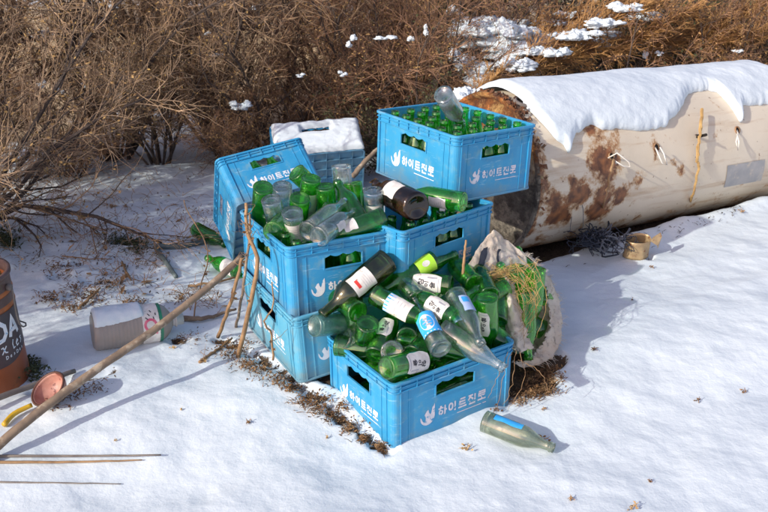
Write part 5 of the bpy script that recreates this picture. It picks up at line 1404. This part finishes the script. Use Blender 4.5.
# lumps of snow: held in twigs, and on the ground behind
def lump(u, v, y, sx, sz, label, grp='snow caught among the shrubs', sy=None, yy=None):
    c_ = rayy(u, v, y); mb = MB(); n, m_ = 26, 16; vs = []
    if sy is None: sx *= .8; sz *= .8
    nb = 14 if sy else random.randint(3, 5)
    for q_ in range(nb):
        sd = random.uniform(0, 50); vs = []; k0 = random.uniform(.18, .46) if sy else random.uniform(.35, .75)
        cc = c_+(Vector((random.gauss(0, .45)*sx, random.gauss(0, .45)*sy, random.uniform(-.4, .5)*sz)) if sy else Vector((random.uniform(-1, 1)*sx, random.uniform(-.5, .5)*sx, random.uniform(-.7, .7)*sz)))
        for j in range(m_+1):
            ph = -PI/2+PI*j/m_
            for i in range(n):
                th = 2*PI*i/n; d = Vector((math.cos(ph)*math.cos(th), math.cos(ph)*math.sin(th), math.sin(ph)))
                k = k0*(1+.55*noise.noise(d*1.3+Vector((sd, 0, 0)))+.45*noise.noise(d*3.6+Vector((sd, 0, 3)))+.2*noise.noise(d*8+Vector((sd, 2, 3))))
                vs.append(cc+Vector((d.x*sx*k, d.y*(sy or sx*.7)*k, d.z*sz*k*(1.9 if sy else 1)*(1 if d.z > 0 else .6))))
        mb.add(vs, [(j*n+i, j*n+(i+1) % n, (j+1)*n+(i+1) % n, (j+1)*n+i) for j in range(m_) for i in range(n)])
    o = mb.build('snow_lump', M['snow'], smooth=True); tag(o, label, 'snow', grp)
for (u, v, y, a_, b_, lb) in [
 (113, 7, 4.6, .026, .018, 'snow tuft in the twigs at the top edge, left'), (217, 54, 4.5, .034, .014, 'flat snow tuft in twigs above the tipped crate, highest'), (41, 84, 4.3, .024, .022, 'small snow tuft in the leftmost shrub'),
 (85, 86, 4.4, .022, .018, 'small snow tuft in the second shrub'), (60, 92, 4.3, .024, .020, 'snow tuft between the two left shrubs'), (120, 96, 4.5, .020, .020, 'snow tuft over the tan gap'),
 (208, 33, 4.6, .018, .014, 'tiny snow tuft near the top, over the tipped crate'), (241, 106, 4.4, .05, .035, 'larger shaded snow tuft left of the snowy crate'), (350, 42, 4.4, .026, .030, 'bright snow tuft in the reddish shrub, left one'),
 (388, 38, 4.4, .05, .018, 'wide bright snow tuft in the reddish shrub'), (343, 74, 4.3, .022, .016, 'small snow tuft under the bright one in the reddish shrub'), (300, 76, 4.4, .026, .012, 'thin snow tuft above the snowy crate'),
 (425, 30, 4.5, .016, .034, 'upright snow streak in the reddish shrub'), (411, 40, 4.5, .02, .018, 'snow tuft right of the wide bright one'), (455, 12, 5.0, .05, .03, 'snow tuft near the top by the green conifer'),
 (645, 52, 4.9, .02, .04, 'upright snow flake above the tank middle'), (660, 54, 4.9, .024, .016, 'snow tuft above the tank middle, right of the flake'),
 (737, 51, 4.9, .03, .014, 'small snow tuft above the far tank end'), (600, 40, 4.9, .03, .012, 'snow strip on the boughs left of the middle'), (560, 24, 4.9, .03, .018, 'snow tuft on the upper bough'),
 (255, 8, 4.8, .02, .012, 'tiny snow tuft at the top edge, centre left')]:
    lump(u, v, y, a_, b_, lb)
GSB = 'snow lying behind the rusted tank end'
for (u, v, y, a_, s2, b_, lb) in [(478, 30, 5.1, .26, .3, .07, 'large snow patch near the top between shrubs and tank'), (507, 44, 4.95, .30, .28, .07, 'wide snow patch above the rusted end'), (492, 72, 4.7, .26, .2, .07, 'bright snow patch right above the rusted end'),
 (556, 42, 4.9, .22, .14, .05, 'snow patch under the upper bough'), (604, 16, 5.1, .26, .1, .035, 'snow strip along the upper bough'), (578, 30, 5.0, .2, .1, .04, 'snow strip between the two boughs'), (462, 60, 4.6, .06, .1, .04, 'snow patch left of the boughs'),
 (468, 95, 4.05, .07, .08, .03, 'small snow patch at the foot of the boughs by the clear leaning bottle'), (520, 66, 4.42, .11, .09, .03, 'snow resting on the boughs just above the rusted end'),
 (548, 52, 4.50, .10, .07, .028, 'snow resting halfway down the longest bough'), (575, 36, 4.58, .10, .06, .025, 'snow resting in the middle of the longest bough'),
 (602, 24, 4.66, .10, .05, .022, 'snow resting near the upper end of the longest bough'), (628, 8, 4.74, .10, .05, .022, 'snow strip at the top edge on the longest bough'), (500, 30, 4.75, .15, .12, .05, 'bright snow heap behind the boughs near the top')]:
    lump(u, v, y, a_, b_, lb, GSB, sy=s2)
# small green conifer by the top edge
root = empty('young_conifer', rayy(447, 60, 5.15)); root.location.z = gz(root.location.x, 5.15)
tag(root, 'small dark green conifer near the top edge between shrubs and tank', 'conifer')
rg = random.Random(3); a, b = MB(), MB(); a.tube([(0, 0, 0), (.01, 0, .5), (0, .01, 1.1)], [.02, .014, .004], 6)
for k in range(150):
    h_ = rg.uniform(.08, 1.08); an = rg.uniform(0, 2*PI); ln = .30*(1.15-h_)*rg.uniform(.6, 1)
    q = [Vector((0, 0, h_)), Vector((math.cos(an)*ln*.5, math.sin(an)*ln*.5, h_+.02)), Vector((math.cos(an)*ln, math.sin(an)*ln, h_-.02))]
    a.tube(q, [.003, .002, .001], 3, cap=False)
    for _ in range(40):
        f = rg.random(); p = q[0].lerp(q[2], f); d = Vector((rg.gauss(0, 1), rg.gauss(0, 1), rg.gauss(0, .8)))*.014+Vector((math.cos(an), math.sin(an), 0))*.014
        b.tube([p, p+d], [.002, .0007], 3, cap=False)
a.build('trunk', M['stem'], root); b.build('needles', M['weed'], root)

# ------------------------------------------------------------------ light
SUN_AZ = math.atan2(-.65, -.76); EL = R(27)
sd = bpy.data.lights.new('sun', 'SUN'); so_ = bpy.data.objects.new('sun', sd); C.objects.link(so_)
sv = Vector((math.cos(SUN_AZ)*math.cos(EL), math.sin(SUN_AZ)*math.cos(EL), math.sin(EL)))
so_.rotation_euler = sv.to_track_quat('Z', 'Y').to_euler(); so_.location = sv*20
sd.energy = 2.95; sd.angle = R(.55); sd.color = (1.0, .985, .90)
w = bpy.data.worlds.new('World'); S.world = w; w.use_nodes = True
nt = w.node_tree; nt.nodes.clear()
out = nt.nodes.new('ShaderNodeOutputWorld'); bg = nt.nodes.new('ShaderNodeBackground'); sky = nt.nodes.new('ShaderNodeTexSky')
sky.sky_type = 'NISHITA'; sky.sun_disc = False; sky.sun_elevation = EL; sky.sun_rotation = math.atan2(sv.x, sv.y); sky.air_density = 1.0; sky.dust_density = 1.5
mx = nt.nodes.new('ShaderNodeMix'); mx.data_type = 'RGBA'; mx.blend_type = 'MULTIPLY'; mx.inputs[0].default_value = 1; mx.inputs[7].default_value = (1.20, .97, .98, 1)
L(nt, sky.outputs[0], mx.inputs[6]); L(nt, mx.outputs[2], bg.inputs[0]); bg.inputs[1].default_value = .15; L(nt, bg.outputs[0], out.inputs[0])
S.view_settings.view_transform = 'Standard'; S.view_settings.look = 'None'; S.view_settings.exposure = .43; S.view_settings.gamma = 1
S.render.engine = 'CYCLES'
S.cycles.max_bounces = 16; S.cycles.transmission_bounces = 16; S.cycles.transparent_max_bounces = 40; S.cycles.diffuse_bounces = 4; S.cycles.glossy_bounces = 3
S.cycles.use_denoising = True
